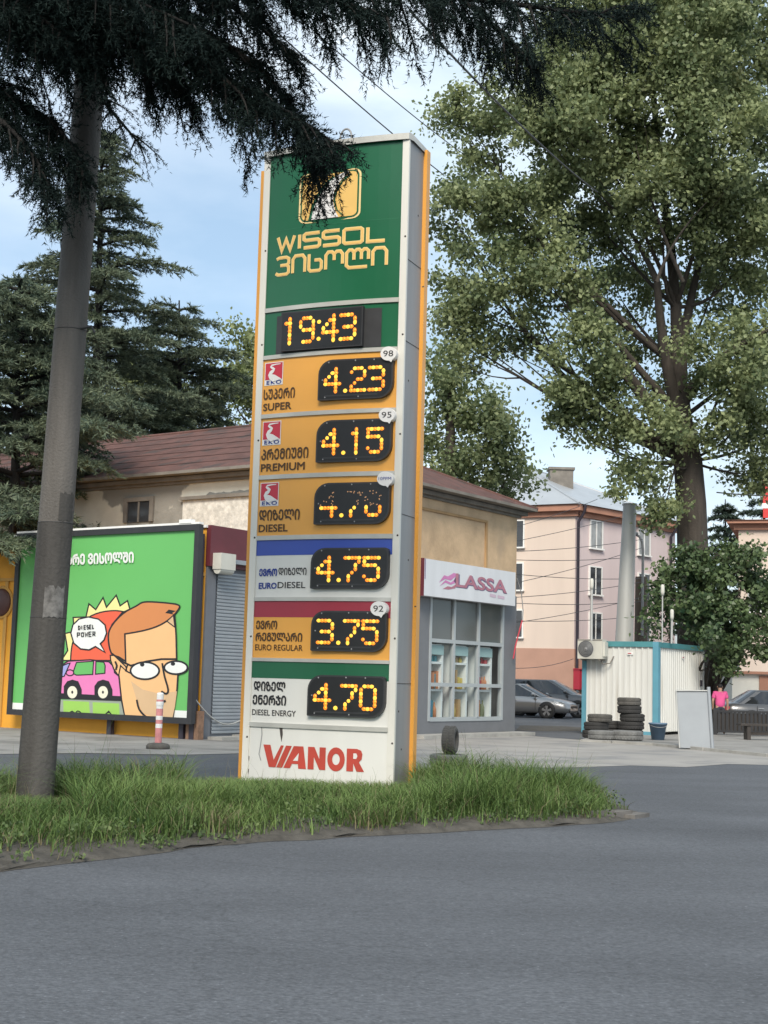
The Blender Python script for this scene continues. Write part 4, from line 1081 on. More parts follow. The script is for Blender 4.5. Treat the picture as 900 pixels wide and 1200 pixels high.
# courses of roofing felt: thin lapped strips along the left slope
for k in range(1, 7):
    t = k / 7.0
    a0 = e[0] * (1 - t) + r1 * t + A(0, 0, .085); b0 = e[3] * (1 - t) + r2 * t + A(0, 0, .085)
    d0 = (e[0] - r1) / np.linalg.norm(e[0] - r1) * .05
    m.quad(a0, b0, b0 + d0 + A(0, 0, .014), a0 + d0 + A(0, 0, .014), 0)
for p in (e[0], e[1]): m.tube([p + up_, r1 + up_], .05, 6, 0)
m.tube([r1 + up_, r2 + up_], .06, 6, 0)
obj('roof', m, [roofb, cornm], old)
# small window and whitewashed panel on the left side
def fpx(fr, x0, x1, y0, y1):
    ua, za = fr.uv(x0, y0); ub, zb = fr.uv(x1, y1); return ua, ub, zb, za
m = MB(); ua, ub, za, zb = fpx(FMl, 150, 177, 613, 588)[0], fpx(FMl, 150, 177, 613, 588)[1], FMl.uv(163, 612)[1], FMl.uv(163, 588)[1]
m.fbox(FMl, ua, ub, .003, .03, za, zb, 0); wf = obj('window', m, darkpane, old)
m = MB(); m.fbox(FMl, ua - .14, ub + .14, .004, .07, zb + .002, zb + .12); m.fbox(FMl, ua - .14, ua - .003, .004, .07, za, zb); m.fbox(FMl, ub + .003, ub + .14, .004, .07, za, zb)
m.fbox(FMl, (ua + ub) / 2 - .03, (ua + ub) / 2 + .03, .031, .05, za, zb); obj('frame', m, cornm, wf)
for pl in (((60, 245), (100, 230), (150, 215), (200, 235), (240, 240), (252, 290), (275, 300), (320, 315), (350, 305), (380, 290), (410, 245), (445, 255), (445, 400), (100, 400), (92, 270)),
           ((485, 245), (510, 225), (545, 222), (575, 240), (610, 195), (650, 200), (700, 190), (740, 195), (800, 180), (855, 178), (900, 175), (1000, 190), (1000, 262), (450, 262))):
    m = MB(); pp_ = []
    for i in range(len(pl)):
        a_, b_ = A(*pl[i]), A(*pl[(i + 1) % len(pl)])
        for t in (0, .33, .66): q = a_ + (b_ - a_) * t + rng.normal(0, 4, 2) * (t > 0); u_, z_ = FMl.uv(130 + q[0] / 5.294, 540 + q[1] / 5.294); pp_.append(FMl.p(min(u_, 29.9), .0025, z_))
    m.poly(pp_, 0); obj('bare_patch', m, mat('bare_render', (.25, .24, .215), .95, .15, 4, .5, 14), old)
ua, zt2 = FMl.uv(216, 586); ub = FMl.uv(330, 590)[0]
m = MB(); m.fbox(FMl, ua, ub, .003, .05, 3, zt2, 0); m.fbox(FMl, ua - .05, ub, .051, .14, zt2 - .02, zt2 + .07, 1); obj('wall_panel', m, [plast2, cornm], old)
# recessed outline on the tan side
ua = FMr.uv(570, 640)[0]; zt2 = FMr.uv(570, 613)[1]
m = MB(); m.fbox(FMr, 0.4, ua, .003, .05, zt2, zt2 + .07, 0); m.fbox(FMr, ua - .10, ua, .003, .05, 3.0, zt2 - .002, 0)
obj('moulding', m, mat('tan_ledge', (0.40, .25, .12), .9, .15, 2), old)

# ---- the shopfront box
uL = FS2.uv(484, 780)[0] - .35
zT = FS2.uv(545, 704)[1]
shop = thing('tyre_shop', 'grey framed tyre shop window with shelves of goods, below the white shop sign', 'shop front', FS2.p(uL / 2, 0, 0))
ZS = 3.95
ug0 = FS2.uv(503, 800)[0]; ug1 = FS2.uv(588, 800)[0]; zg0 = .48; zg1 = 3.86
m = MB()
m.fbox(FS2, uL, ug0, -.16, 0, 0, ZS, 0); m.fbox(FS2, ug1, 0, -.16, 0, 0, ZS, 0)
m.fbox(FS2, ug0, ug1, -.16, 0, 0, zg0, 0); m.fbox(FS2, ug0, ug1, -.16, 0, zg1, ZS, 0)
m.fbox(FS2, -.12, -.003, -.85, -.163, 0, ZS, 0); m.fbox(FS2, uL + .003, uL + .1, -.85, -.163, 0, ZS, 0)
m.fbox(FS2, uL, 0, -.85, .0, ZS + .002, ZS + .08, 0)
obj('frame', m, shopg, shop)
m = MB(); m.fbox(FS2, uL + .11, -.13, -.845, -.80, .0, ZS - .01, 0); m.fbox(FS2, uL + .11, -.13, -.79, -.17, .30, .38, 0); obj('interior', m, interior, shop)
cols = [ug0, FS2.uv(531, 800)[0], FS2.uv(560, 800)[0], ug1]; rows = [zg0, FS2.uv(545, 803)[1], FS2.uv(545, 753)[1], zg1]
m = MB()
for c in cols[1:3]: m.fbox(FS2, c - .05, c + .05, -.09, .02, zg0, zg1, 0)
for r in rows[1:3]:
    for i in range(3): m.fbox(FS2, cols[i] + .052, cols[i + 1] - .052, -.09, .018, r - .05, r + .05, 0)
m.fbox(FS2, ug0 - .05, ug0 + .05, -.1, .022, zg0 - .05, zg1); m.fbox(FS2, ug1 - .05, ug1 + .05, -.1, .022, zg0 - .05, zg1); m.fbox(FS2, ug0 + .06, ug1 - .06, -.1, .02, zg0 - .06, zg0 + .05)
obj('glazing_bars', m, mull, shop)
for i in range(3):
    for j in range(3):
        m = MB(); u0_, u1_ = cols[i] + .05, cols[i + 1] - .05; z0, z1 = rows[j] + .05, rows[j + 1] - .05
        m.quad(FS2.p(u0_, -.04, z0), FS2.p(u1_, -.04, z0), FS2.p(u1_, -.04, z1), FS2.p(u0_, -.04, z1))
        obj('pane', m, frost if j == 2 else glass, shop)
goods = [mat('goods_' + n_, c_, .5, .15, 6) for n_, c_ in (('teal', (.05, .25, .3)), ('tan', (.45, .30, .15)), ('red', (.40, .05, .06)), ('olive', (.20, .22, .12)), ('orange', (.55, .22, .10)), ('blue', (.08, .22, .35)), ('yellow', (.65, .5, .12)), ('dark', (.03, .03, .035)))]
for i in range(3):
    a_, b_ = cols[i] + .06, cols[i] + .06 + (cols[i + 1] - cols[i]) * .66
    un = thing('shelf_unit', ('white shelf unit with teal and orange goods behind the left pane', 'white shelf unit with yellow boxes behind the middle pane', 'white shelf unit with red goods behind the right pane')[i], 'shelf', FS2.p((a_ + b_) / 2, -.3, .38), group='shelf units in the shop window')
    m = MB(); ztop = rows[2] - .12
    m.fbox(FS2, a_, a_ + .09, -.45, -.11, .385, ztop, 0); m.fbox(FS2, b_ - .09, b_, -.45, -.11, .385, ztop, 0); m.fbox(FS2, a_ + .092, b_ - .092, -.45, -.42, .385, ztop, 0)
    for z in (.40, 1.22, 1.95, 2.42, ztop - .05): m.fbox(FS2, a_ + .093, b_ - .093, -.419, -.11, z, z + .06, 0)
    obj('frame', m, shelfw, un)
    m = MB(); m.fbox(FS2, a_ + .01, b_ - .01, -.108, -.095, 2.20, ztop, 0); obj('header_sign', m, shelft, un)
    pal = ([0, 4, 5, 0], [6, 1, 1, 3], [2, 2, 4, 3])[i]
    for zi, z in enumerate((.465, 1.285, 2.015)):
        u = a_ + .12; top = (1.19, 1.92, 2.20)[zi]; ci = 0
        while u < b_ - .18:
            wd = rng.uniform(.07, .15); hh = rng.uniform(.45, .85) * (top - z); g_ = pal[rng.integers(4)]; d_ = rng.uniform(.15, .24)
            box_k = rng.random() < .5; m = MB(); c = FS2.p(u + wd / 2, -.25, z)
            if box_k: m.fbox(FS2, u, u + wd, -.40, -.40 + d_, z, z + hh, 0)
            else: m.lathe([(0, 0), (wd / 2, 0), (wd / 2, hh * .62), (wd * .2, hh * .8), (wd * .16, hh), (0, hh)], c, 10, 0)
            obj('package' if box_k else 'bottle', m, goods[g_], origin=c, group='goods on the shop shelves', cat='package' if box_k else 'bottle',
                label='%s %s, %s from left on the %s shelf behind the %s pane' % (('teal', 'tan', 'red', 'olive', 'orange', 'blue', 'yellow', 'dark')[g_], 'box' if box_k else 'bottle', ('first', 'second', 'third', 'fourth', 'fifth', 'sixth')[ci], ('bottom', 'middle', 'top')[zi], ('left', 'middle', 'right')[i]))
            u += wd + .03; ci += 1
# tyre and boxes standing between the units
for i in range(3):
    u = cols[i] + .05 + (cols[i + 1] - cols[i]) * .80; pn = ('left', 'middle', 'right')[i]
    m = MB(); m.fbox(FS2, u - .1, u + .1, -.5, -.25, .385, .95, 0); obj('crate', m, goods[7], origin=FS2.p(u, -.37, .385), label='dark crate on the shop floor behind the %s pane' % pn, cat='crate', group='crates between the shelf units')
    m = MB(); m.fbox(FS2, u - .08, u + .09, -.48, -.3, .953, 1.6, 0); obj('package', m, goods[2 if i != 1 else 5], origin=FS2.p(u, -.37, .953), label='tall %s box standing on the dark crate behind the %s pane' % ('red' if i != 1 else 'blue', pn), cat='package', group='boxes on the crates')
m = MB(); m.lathe([(.17, -.1), (.30, -.1), (.34, -.05), (.34, .05), (.30, .1), (.17, .1)], FS2.p(cols[0] + .75, -.45, ztop + .34), 20, 0, ax=FS2.w, closed=True)
obj('tyre', m, rubberd, origin=FS2.p(cols[0] + .75, -.45, ztop), label='tyre displayed on top of the left shelf unit inside the shop window', cat='tyre')
m = MB(); m.fbox(FS2, uL, .12, .02, .62, 0, .10, 0); obj('shop_step', m, kerbm, kind='structure')

# ---- the shop sign board
sx0 = FS2.uv(497, 676, .32)[0]; sx1 = FS2.uv(604, 690, .32)[0]
zb0 = FS2.uv(497, 697, .32)[1]; zt0 = FS2.uv(497, 654, .32)[1]; zb1 = FS2.uv(604, 711, .32)[1]; zt1 = FS2.uv(604, 671, .32)[1]
zb_, zt_ = (zb0 + zb1) / 2, (zt0 + zt1) / 2
sb = thing('shop_sign', 'white sign board with maroon lettering above the tyre shop window', 'shop sign', FS2.p((sx0 + sx1) / 2, .2, zb_))
m = MB(); m.fbox(FS2, sx0, sx1, .06, .32, zb_, zt_, 0); m.fbox(FS2, sx0 - .012, sx0 - .001, .05, .325, zb_ - .01, zt_ + .01, 1); m.fbox(FS2, sx0 - .35, sx0 - .013, .03, .18, zb_ - .02, zt_ - .05, 1); obj('board', m, [lassab, maroon], sb)
m = MB(); hs = zt_ - zb_; ws = sx1 - sx0
def LSg(x, y): return FS2.p(sx0 + x * ws, .326, zb_ + y * hs)
def LSh(x, y): return FS2.p(sx0 + x * ws, .330, zb_ + y * hs)
text(m, 'LASSA', .325, .895, .325, .705, LSg, 2, .045, 1.0, lambda x, y: FS2.p(sx0 + x * ws, .3272, zb_ + y * hs))
text(m, 'LASSA', .320, .890, .340, .72, LSh, 0, .02, 1.0, lambda x, y: FS2.p(sx0 + x * ws, .3312, zb_ + y * hs))
for pts, mi in (([(.15, .40), (.21, .52), (.27, .50), (.34, .68), (.345, .70), (.30, .72), (.24, .60), (.20, .62)], 1), ([(.155, .30), (.215, .42), (.27, .38), (.325, .46), (.335, .60), (.27, .44), (.215, .49)], 1), ([(.19, .24), (.24, .33), (.28, .32), (.33, .42), (.32, .30), (.25, .24)], 0), ([(.30, .50), (.345, .74), (.36, .40), (.335, .38)], 2)):
    m.poly([LSg(*q) for q in pts], mi)
m.fbox(FS2, sx0 + .03, sx0 + .045, .321, .335, zb_ + .45 * hs, zt_, 2)
m.poly([LSg(*q) for q in ((.70, .19), (.77, .17), (.77, .26), (.70, .28))], 3); m.poly([LSg(*q) for q in ((.79, .17), (.87, .16), (.87, .24), (.79, .26))], 3)
obj('lettering', m, [lassar, lassap, lassav, mat('faded_mauve', (.55, .42, .50), .5, .05)], sb)
# flexible red rod beside the shop
u, z = FS2.uv(601.5, 772, .1); p_ = [FS2.p(u, .1, z)]
for px, py in ((604, 757), (609, 738), (612, 727)): u, z = FS2.uv(px, py, .1); p_.append(FS2.p(u, .1, z))
q_ = [p_[-1]]
for px, py in ((613, 715), (611, 695), (606, 678)): u, z = FS2.uv(px, py, .1); q_.append(FS2.p(u, .1, z))
fl = thing('bent_rod', 'thin bent rod with red lower half on the right edge of the tyre shop', 'rod', p_[0])
m = MB(); m.tube(p_, .024, 6); obj('lower_rod', m, redm, fl); m = MB(); m.tube(q_, .014, 6); obj('upper_rod', m, sgrey, fl)

# ================================================================== APARTMENT HOUSE, FAR RIGHT HOUSES
cP = D(672, 815, 90); cP[2] = 0
FPl = Fr(cP + A(-.883, .469, 0) * 16, (.883, -.469)); FPr = Fr(cP, (.695, .719))
HP = 13.0
pk_ = thing('apartment_house', 'pink and cream four storey apartment house with zinc roof behind the container', 'apartment house', cP)
m = MB(); b4 = [FPl.p(0, 0, 0), cP, FPr.p(11.8, 0, 0), FPr.p(11.8, 0, 0) + (FPl.p(0, 0, 0) - cP)]
V = [tuple(p) for p in b4] + [(p[0], p[1], HP) for p in b4]
m.add(V, [(0, 1, 5, 4)], 0); m.add(V, [(1, 2, 6, 5), (2, 3, 7, 6), (3, 0, 4, 7)], 1)
m.fbox(FPl, 0, 16.04, .003, .05, 0, 3.75, 2); m.fbox(FPr, .051, 11.8, .003, .05, 0, 3.75, 2)
obj('wall', m, [creamw, pinkw, peachw], pk_)
m = MB()
for fr, a_, b_ in ((FPl, 0, 16), (FPr, 0, 11.8)):
    ex = .22 if fr is FPl else 0
    m.fbox(fr, a_ + (0 if ex else .20), b_ + ex, .003, .20, HP - .75, HP - .42, 0); m.fbox(fr, a_ + (0 if ex else .52), b_ + ex * 2.4, .003, .52, HP - .415, HP - .02, 0)
obj('cornice', m, terra, pk_)
m = MB(); oc = FPr.p(11.8, 0, 0) - cP; ol = FPl.p(0, 0, 0) - cP; oc_ = oc / 11.8; ol_ = ol / 16
e = [cP - oc_ * .7 - ol_ * .7, cP + oc * 1.04 - ol_ * .7, cP + oc * 1.04 + ol * 1.04, cP - oc_ * .7 + ol * 1.04]
e = [A(p[0], p[1], HP) for p in e]
ra = cP + ol * .42 + oc_ * 4.5 + A(0, 0, HP + 3.3); rb = cP + ol * .45 + oc * .72 + A(0, 0, HP + 3.3)
m.add(e + [ra, rb], [(3, 0, 4), (0, 1, 5, 4), (1, 2, 5), (2, 3, 4, 5), (3, 2, 1, 0)], 0)
for p, q in ((e[0], ra), (e[3], ra), (ra, rb), (e[1], rb)): m.tube([p, q], .09, 5, 0)
rf = obj('roof', m, zinc, pk_)
chx = D(657, 556, 96); m = MB(); m.box(chx[0] - .8, chx[0] + .8, chx[1] - .6, chx[1] + .6, HP + 1.2, chx[2] + .25, 0); m.box(chx[0] - .9, chx[0] + .9, chx[1] - .7, chx[1] + .7, chx[2] + .252, chx[2] + .42, 0); obj('chimney', m, cornm, rf)
def win(fr, px, py, wd, hh, parent, pane=darkpane, fc=white):
    u, z = fr.uv(px, py)
    b = MB(); b.fbox(fr, u - wd / 2, u + wd / 2, .055, .07, z - hh / 2, z + hh / 2, 0); o_ = obj('window', b, pane, parent)
    b = MB(); t_ = .09
    b.fbox(fr, u - wd / 2 - t_, u - wd / 2 - .002, .003, .11, z - hh / 2, z + hh / 2); b.fbox(fr, u + wd / 2 + .002, u + wd / 2 + t_, .003, .11, z - hh / 2, z + hh / 2)
    b.fbox(fr, u - wd / 2 - t_, u + wd / 2 + t_, .003, .11, z + hh / 2 + .002, z + hh / 2 + t_); b.fbox(fr, u - .04, u + .04, .071, .10, z - hh / 2, z + hh / 2)
    obj('frame', b, fc, o_)
    b = MB(); b.fbox(fr, u - wd / 2 - .14, u + wd / 2 + .14, .003, .2, z - hh / 2 - .10, z - hh / 2 - .004); obj('sill', b, fc, o_)
for px, py in ((698, 627), (697, 681), (697, 735)): win(FPr, px, py, 1.25, 1.75, pk_, curtpane if py < 650 else darkpane)
for px, py in ((754, 636), (754, 688), (754, 740)): win(FPr, px, py, 1.3, 1.7, pk_, curtpane if py < 650 else darkpane)
for px, py in ((604.5, 626), (603.5, 676), (603, 731)): win(FPl, px, py, 1.1, 1.7, pk_)
for fr, uu in ((FPr, .12), (FPr, 11.0)):
    m = MB(); m.tube([fr.p(uu, .7, HP - .05), fr.p(uu, .62, HP - .5), fr.p(uu, .16, HP - 1.1), fr.p(uu, .16, .2)], .10, 8); obj('downpipe', m, pipem, pk_)
u, z = FPr.uv(677, 795)
m = MB(); m.fbox(FPr, u - .55, u + .6, .06, .55, z - .7, z + .55, 0); m.fbox(FPr, u - .60, u + .65, .055, .62, z + .552, z + .62, 0); m.fbox(FPr, u - .45, u + .5, .551, .565, z - .6, z + .45, 0)
obj('wall_cabinet', m, redm, origin=FPr.p(u, .3, z - .7), label='red metal cabinet fixed to the peach base of the apartment house', cat='cabinet')

cR = D(866, 800, 80); cR[2] = 0
FC = Fr(cR, (.95, -.31))
cr_ = thing('cream_house', 'cream rendered house with terracotta eaves at the right edge beyond the tree', 'house', cR)
m = MB(); HC = FC.uv(866, 612)[1]
m.prism([cR, FC.p(16, 0, 0), FC.p(16, -12, 0), FC.p(0, -12, 0)], 0, HC); obj('wall', m, creamw, cr_)
m = MB(); m.fbox(FC, -.25, 16, .003, .22, HC - .45, HC - .12); m.fbox(FC, -.6, 16, .003, .6, HC - .115, HC + .05); m.fbox(FC, -.6, -.003, -12, -.001, HC - .115, HC + .05); obj('cornice', m, terra, cr_)
m = MB(); m.add([FC.p(-.7, .7, HC + .06), FC.p(16, .7, HC + .06), FC.p(16, -12, HC + .06), FC.p(-.7, -12, HC + .06), FC.p(6, -6, HC + .9), FC.p(16, -6, HC + .9)], [(0, 1, 5, 4), (3, 0, 4), (2, 3, 4, 5), (3, 2, 1, 0)]); rf = obj('roof', m, terra, cr_)
m = MB(); u, z = FC.uv(899, 588)
m.fbox(FC, u - .25, u + 1.3, -.6, -.45, HC + .3, z + 1.3, 0); m.fbox(FC, u - .3, u + 1.35, -.62, -.43, z - .32, z - .02, 1); m.tube([FC.p(u + .1, -.52, HC), FC.p(u + .1, -.52, z + .2)], .06, 6, 2)
obj('roof_board', m, [mat('red_board', (.55, .04, .04), .5, .05), white, pipem], cr_)
win(FC, 892, 700, 1.3, 1.6, cr_)
cW = D(858, 850, 62); cW[2] = 0; FW = Fr(cW, (1, .05))
wh = thing('white_shed', 'low white walled shed with thin brown roof edge beyond the black railing', 'shed', cW)
hw_ = FW.uv(880, 790)[1]
m = MB(); m.prism([cW, FW.p(9, 0, 0), FW.p(9, -4, 0), FW.p(0, -4, 0)], 0, hw_); obj('wall', m, creamw if False else mat('white_wall', (.68, .65, .58), .9, .06, .7, .1, 8), wh)
m = MB(); m.fbox(FW, -.15, 9, -4.1, .25, hw_ + .002, hw_ + .12); m.fbox(FW, 1.2, 2.2, .003, .05, .2, 2.1); obj('roof', m, terra, wh)

# ================================================================== SITE CABIN
cb = G(771, 862, .06)
dl = A(-.85, .52); dr = A(.52, .85)
dl /= np.linalg.norm(dl); dr /= np.linalg.norm(dr)
FKl = Fr(cb + np.r_[dl * 2.6, 0], -dl); FKr = Fr(cb, dr); WL = 2.6; WR = FKr.uv(825, 800)[0]
_t = Fr(cb, -dl); WL = -_t.uv(682, 800)[0]; FKl = Fr(cb + np.r_[dl * WL, 0], -dl)
HK = FKl.uv(771, 752)[1]
kn = thing('site_cabin', 'white ribbed metal cabin with blue corner post and teal roof rim, behind the tyre stacks', 'cabin', cb)
m = MB()
for fr, Lw in ((FKl, WL), (FKr, WR)):
    n_ = int(Lw / .19); us = []; 
    for i in range(n_):
        a_ = .10 + (Lw - .2) * i / n_; st = (Lw - .2) / n_
        us += [(a_, 0), (a_ + st * .62, 0), (a_ + st * .72, .035), (a_ + st * .90, .035)]
    us.append((Lw - .10, 0))
    V = [fr.p(u, -.05 + ww_, z) for z in (.10, HK - .16) for u, ww_ in us]; k = len(us)
    m.add(V, [(i, i + 1, k + i + 1, k + i) for i in range(k - 1)], 0)
m.prism([FKl.p(.08, -.08, 0), FKl.p(WL - .08, -.08, 0), FKr.p(WR - .08, -.08, 0), FKl.p(.08, -.08, 0) + np.r_[dr * (WR - .1), 0]], cb[2] + .08, cb[2] + HK - .1, 0)
obj('ribbed_wall', m, contw, kn)
m = MB(); m.fbox(FKl, WL - .17, WL + .012, -.16, .012, 0, HK - .003, 0); obj('corner_post', m, contb, kn)
m = MB(); m.fbox(FKl, 0, .13, -.14, .01, 0, HK - .003, 0); obj('corner_post', m, contb, kn)
m = MB(); m.fbox(FKr, WR - .13, WR, -.14, .01, 0, HK - .17, 0); obj('corner_post', m, contw, kn)
m = MB()
m.fbox(FKl, .131, WL - .171, -.04, .014, HK - .16, HK, 0); m.fbox(FKr, .02, WR, -.04, .013, HK - .165, HK - .003, 0)
m.poly([FKl.p(0, 0, HK - .02), FKl.p(WL, 0, HK - .02), FKr.p(WR, 0, HK - .02), FKl.p(0, 0, HK - .02) + np.r_[dr * WR, 0]], 0)
obj('roof_rim', m, contt, kn)
m = MB(); m.fbox(FKl, .131, WL - .171, -.04, .012, 0, .10, 0); obj('base_rail', m, contb, kn)
m = MB()
for fr, px, py in ((FKl, 739, 765), (FKr, 801, 770)):
    u, z = fr.uv(px, py); m.fbox(fr, u - .10, u + .08, .0, .004, z - .06, z + .03, 0); m.fbox(fr, u - .09, u + .02, .005, .008, z - .03, z + .0, 1)
obj('sticker', m, [white, redm], kn)
u, z = FKr.uv(821, 800); m = MB(); m.fbox(FKr, u - .05, u + .05, .0, .05, z - .12, z + .08); obj('lock', m, pipem, kn)
# roof mouldings: small aerials
def mast(px, ytop, ybot, dd, nm, lb, r=.022, head=True):
    p0, p1 = D(px, ybot, dd), D(px + .5, ytop, dd)
    p0[2] = cb[2] + HK - .02
    t = thing(nm, lb, 'mast', p0, 'thin masts on the cabin roof')
    b = MB(); b.tube([p0, p1], r, 7); obj('tube', b, galv, t)
    if head:
        b = MB(); b.lathe([(0, -.2), (.045, -.2), (.058, -.1), (.058, .08), (.035, .13), (0, .13)], p1, 10); obj('cap', b, acw, t)
mast(693, 683, 752, 42.2, 'roof_mast', 'thin mast with pale head above the air conditioner', .04)
mast(776, 690, 752, 42.5, 'roof_mast', 'tallest thin mast on the cabin roof, just right of its blue corner post')
mast(787, 719, 752, 43.0, 'roof_mast', 'short thick mast with cap on the cabin roof, at the edge of the bush', .035)
# air conditioner
FA = Fr(FKl.p(0, 0, 0), -dl)
ua, zt_ = FKl.uv(678, 749, .35); ub = FKl.uv(707, 760, .35)[0]; zb_ = FKl.uv(690, 772, .35)[1]
ac = thing('air_conditioner', 'cream air conditioning unit with round fan, hung on the upper left of the cabin', 'air conditioner', FKl.p((ua + ub) / 2, .25, zb_))
m = MB(); m.fbox(FKl, ua, ub, .10, .42, zb_, zt_, 0); m.fbox(FKl, ua + .005, ub - .005, .421, .428, zt_ - .04, zt_ - .01, 1); m.fbox(FKl, ub - .16, ub + .06, .12, .36, zb_ + .08, zt_ - .08, 0); obj('casing', m, [acw, cornm], ac)
m = MB(); cc_ = FKl.p(ua + .27, .421, (zb_ + zt_) / 2); R1 = (zt_ - zb_) * .42
m.lathe([(0, .004), (R1, .004), (R1, 0)], cc_, 24, 0, ax=FKl.w)
for r_ in np.linspace(.25, 1.0, 5) * R1: m.lathe([(r_ - .008, .006), (r_, .012), (r_ + .008, .006)], cc_, 24, 1, ax=FKl.w)
m.lathe([(0, .016), (.05, .013), (.05, .004)], cc_, 12, 1, ax=FKl.w); obj('fan_grille', m, [mat('fan_dark', (.09, .095, .10), .5, .1), sgrey], ac)
m = MB(); m.tube([FKl.p(ub - .1, .3, zb_), FKl.p(ub - .05, .28, zb_ - .15), FKl.p(ub + .12, .1, zb_ - .12), FKl.p(ub + .2, 0, zb_ + .1)], .02, 6)
for u in (ua + .1, ub - .1): m.fbox(FKl, u - .02, u + .02, 0, .40, zb_ - .05, zb_ - .003)
obj('bracket', m, cornm, ac)

# ================================================================== TYRES
def tyre_mesh(R1, wd, name, mm):
    m = MB(); ri = R1 * .58; h = wd / 2
    m.lathe([(ri, -h * .7), (ri * 1.08, -h), (R1 * .86, -h * 1.02), (R1 * .97, -h * .82), (R1, -h * .5), (R1, -h * .12), (R1 * .985, -h * .1), (R1 * .985, h * .1), (R1, h * .12), (R1, h * .5), (R1 * .97, h * .82), (R1 * .86, h * 1.02), (ri * 1.08, h), (ri, h * .7), (ri * .99, 0)], (0, 0, h), 36, 0, closed=True)
    k = 30
    for i in range(k):          # tread blocks at both shoulders
        t = 2 * math.pi * i / k; c, s_ = math.cos(t), math.sin(t); tx, ty = -s_, c; hw2 = R1 * math.pi / k * .62
        for z0, z1 in ((h * .22, h * .85), (h * 1.15, h * 1.78)):
            m.hexa([(c * r + tx * q, s_ * r + ty * q, z) for z in (z0, z1) for r, q in ((R1 * .96, -hw2), (R1 * 1.012, -hw2), (R1 * 1.012, hw2), (R1 * .96, hw2))], 0)
    return m
def tyre(pos, R1, wd, label, mm=rubber, rot=(0, 0, 0), group='old tyres stacked before the cabin', cache={}):
    key = (round(R1, 3), round(wd, 3), mm.name)
    if key not in cache:
        o = obj('tyre', tyre_mesh(R1, wd, 'tyre', mm), mm); cache[key] = o
    else:
        o = cache[key].copy(); COL.objects.link(o)
    o.location = Vector([float(c) for c in pos]); o.rotation_euler = rot
    return setp(o, label, 'tyre', group)
def tp(px, py): q = G(px, py, .06); return q
zt3 = .062
a = tp(690, 864.5); w_ = .215
for i, l in enumerate(('bottom tyre of the leftmost stack by the cabin', 'middle tyre of the leftmost stack by the cabin', 'top tyre of the leftmost stack by the cabin')):
    tyre((a[0] + (.16, .20, .30)[i], a[1] + .0, zt3 + i * w_), .335, w_, l, rubber if i < 2 else rubberd, (0, 0, i * .7))
a = tp(716, 863)
for i, l in enumerate(('lower tyre lying between the two stacks', 'upper tyre lying between the two stacks')):
    tyre((a[0] + .05, a[1] + .15, zt3 + i * w_), .335, w_, l, rubber, (0, 0, i * .4 + .2))
a = tp(739, 864.5)
for i, l in enumerate(('ground tyre of the tallest stack by the cabin', 'second tyre up in the tallest stack', 'third tyre up in the tallest stack', 'fourth tyre up in the tallest stack', 'topmost tyre of the tallest stack by the cabin')):
    tyre((a[0] + (.0, .03, .06, -.02, -.03)[i], a[1] + .1, zt3 + i * .222), (.36, .36, .345, .335, .33)[i], .222, l, (rubber, rubber, rubber, rubber, rubberd)[i], (0, 0, i * .9))
a = tp(706, 866.5); tyre((a[0] + .0, a[1] + .0, zt3), .38, .235, 'dusty grey tyre lying in front, left of the pair before the stacks', rubgrey, (0, 0, .3))
a = tp(736, 867.5); tyre((a[0] - .02, a[1] + .02, zt3), .42, .25, 'wide grey tyre lying in front of the tallest stack', rubgrey, (0, 0, .9))
# tyre standing on another at the end of the verge
a = G(526, 897)
tyre((a[0], a[1] + .1, 0.004), .34, .19, 'dusty tyre lying flat in the grass under the standing tyre', rubgrey, (0, 0, 0), 'planted tyres at the verge')
yaw = R_(76)
o = tyre((a[0] + .02, a[1] + .12, 0.195 + .25), .25, .235, 'worn tyre standing upright on the lying tyre near the sign', rubberd, (math.pi / 2, 0, yaw), 'planted tyres at the verge')
ax_ = Matrix.Rotation(yaw, 3, 'Z') @ Matrix.Rotation(math.pi / 2, 3, 'X') @ Vector((0, 0, .1175)); o.location -= ax_

# ================================================================== SMALL STREET THINGS
q = G(771, 867, .06); bk = thing('bucket', 'blue plastic bucket on the pavement in front of the blue cabin post', 'bucket', q)
m = MB(); b_ = q + A(.0, .0, 0); m.lathe([(0, 0), (.17, 0), (.235, .42), (.255, .42), (.255, .46), (.225, .46), (.165, .03), (0, .03)], b_, 22); obj('tub', m, bucketm, bk)
m = MB(); m.tube([b_ + A(.25 * math.cos(t), .05 - .05 * abs(math.sin(t)), .44 - .10 * abs(math.sin(t))) + A(0, -.25 * abs(math.sin(t)), 0) for t in np.linspace(0, math.pi, 12)], .008, 5); obj('handle', m, sgrey, bk)
# grey board leaning beside a post
g0, g1 = G(797, 878), G(836, 879.5); FB = Fr(g0, g1 - g0); Lb = np.linalg.norm(g1 - g0); hb = FB.uv(797, 809)[1]
bd = thing('standing_board', 'tall pale grey metal board standing with its post in front of the cabin', 'board', (g0 + g1) / 2)
m = MB(); m.hexa([FB.p(0, .0, .04), FB.p(Lb - .05, 0, .02), FB.p(Lb - .05, -.03, .02), FB.p(0, -.03, .04), FB.p(-.10, -.12, hb - .02), FB.p(Lb - .10, -.12, hb), FB.p(Lb - .10, -.15, hb), FB.p(-.10, -.15, hb - .02)]); obj('sheet', m, boardm, bd)
m = MB(); m.tube([FB.p(-.01, .02, .03), FB.p(-.11, -.10, hb)], .018, 6); m.tube([FB.p(-.11, -.10, hb - .01), FB.p(Lb - .1, -.10, hb + .01)], .018, 6); obj('edge_tube', m, galv, bd)
m = MB(); m.tube([FB.p(Lb - .02, .0, 0), FB.p(Lb - .12, -.12, hb + .1)], .045, 8); m.fbox(FB, Lb - .22, Lb + .1, -.14, .1, 0, .03); obj('post', m, boardm, bd)
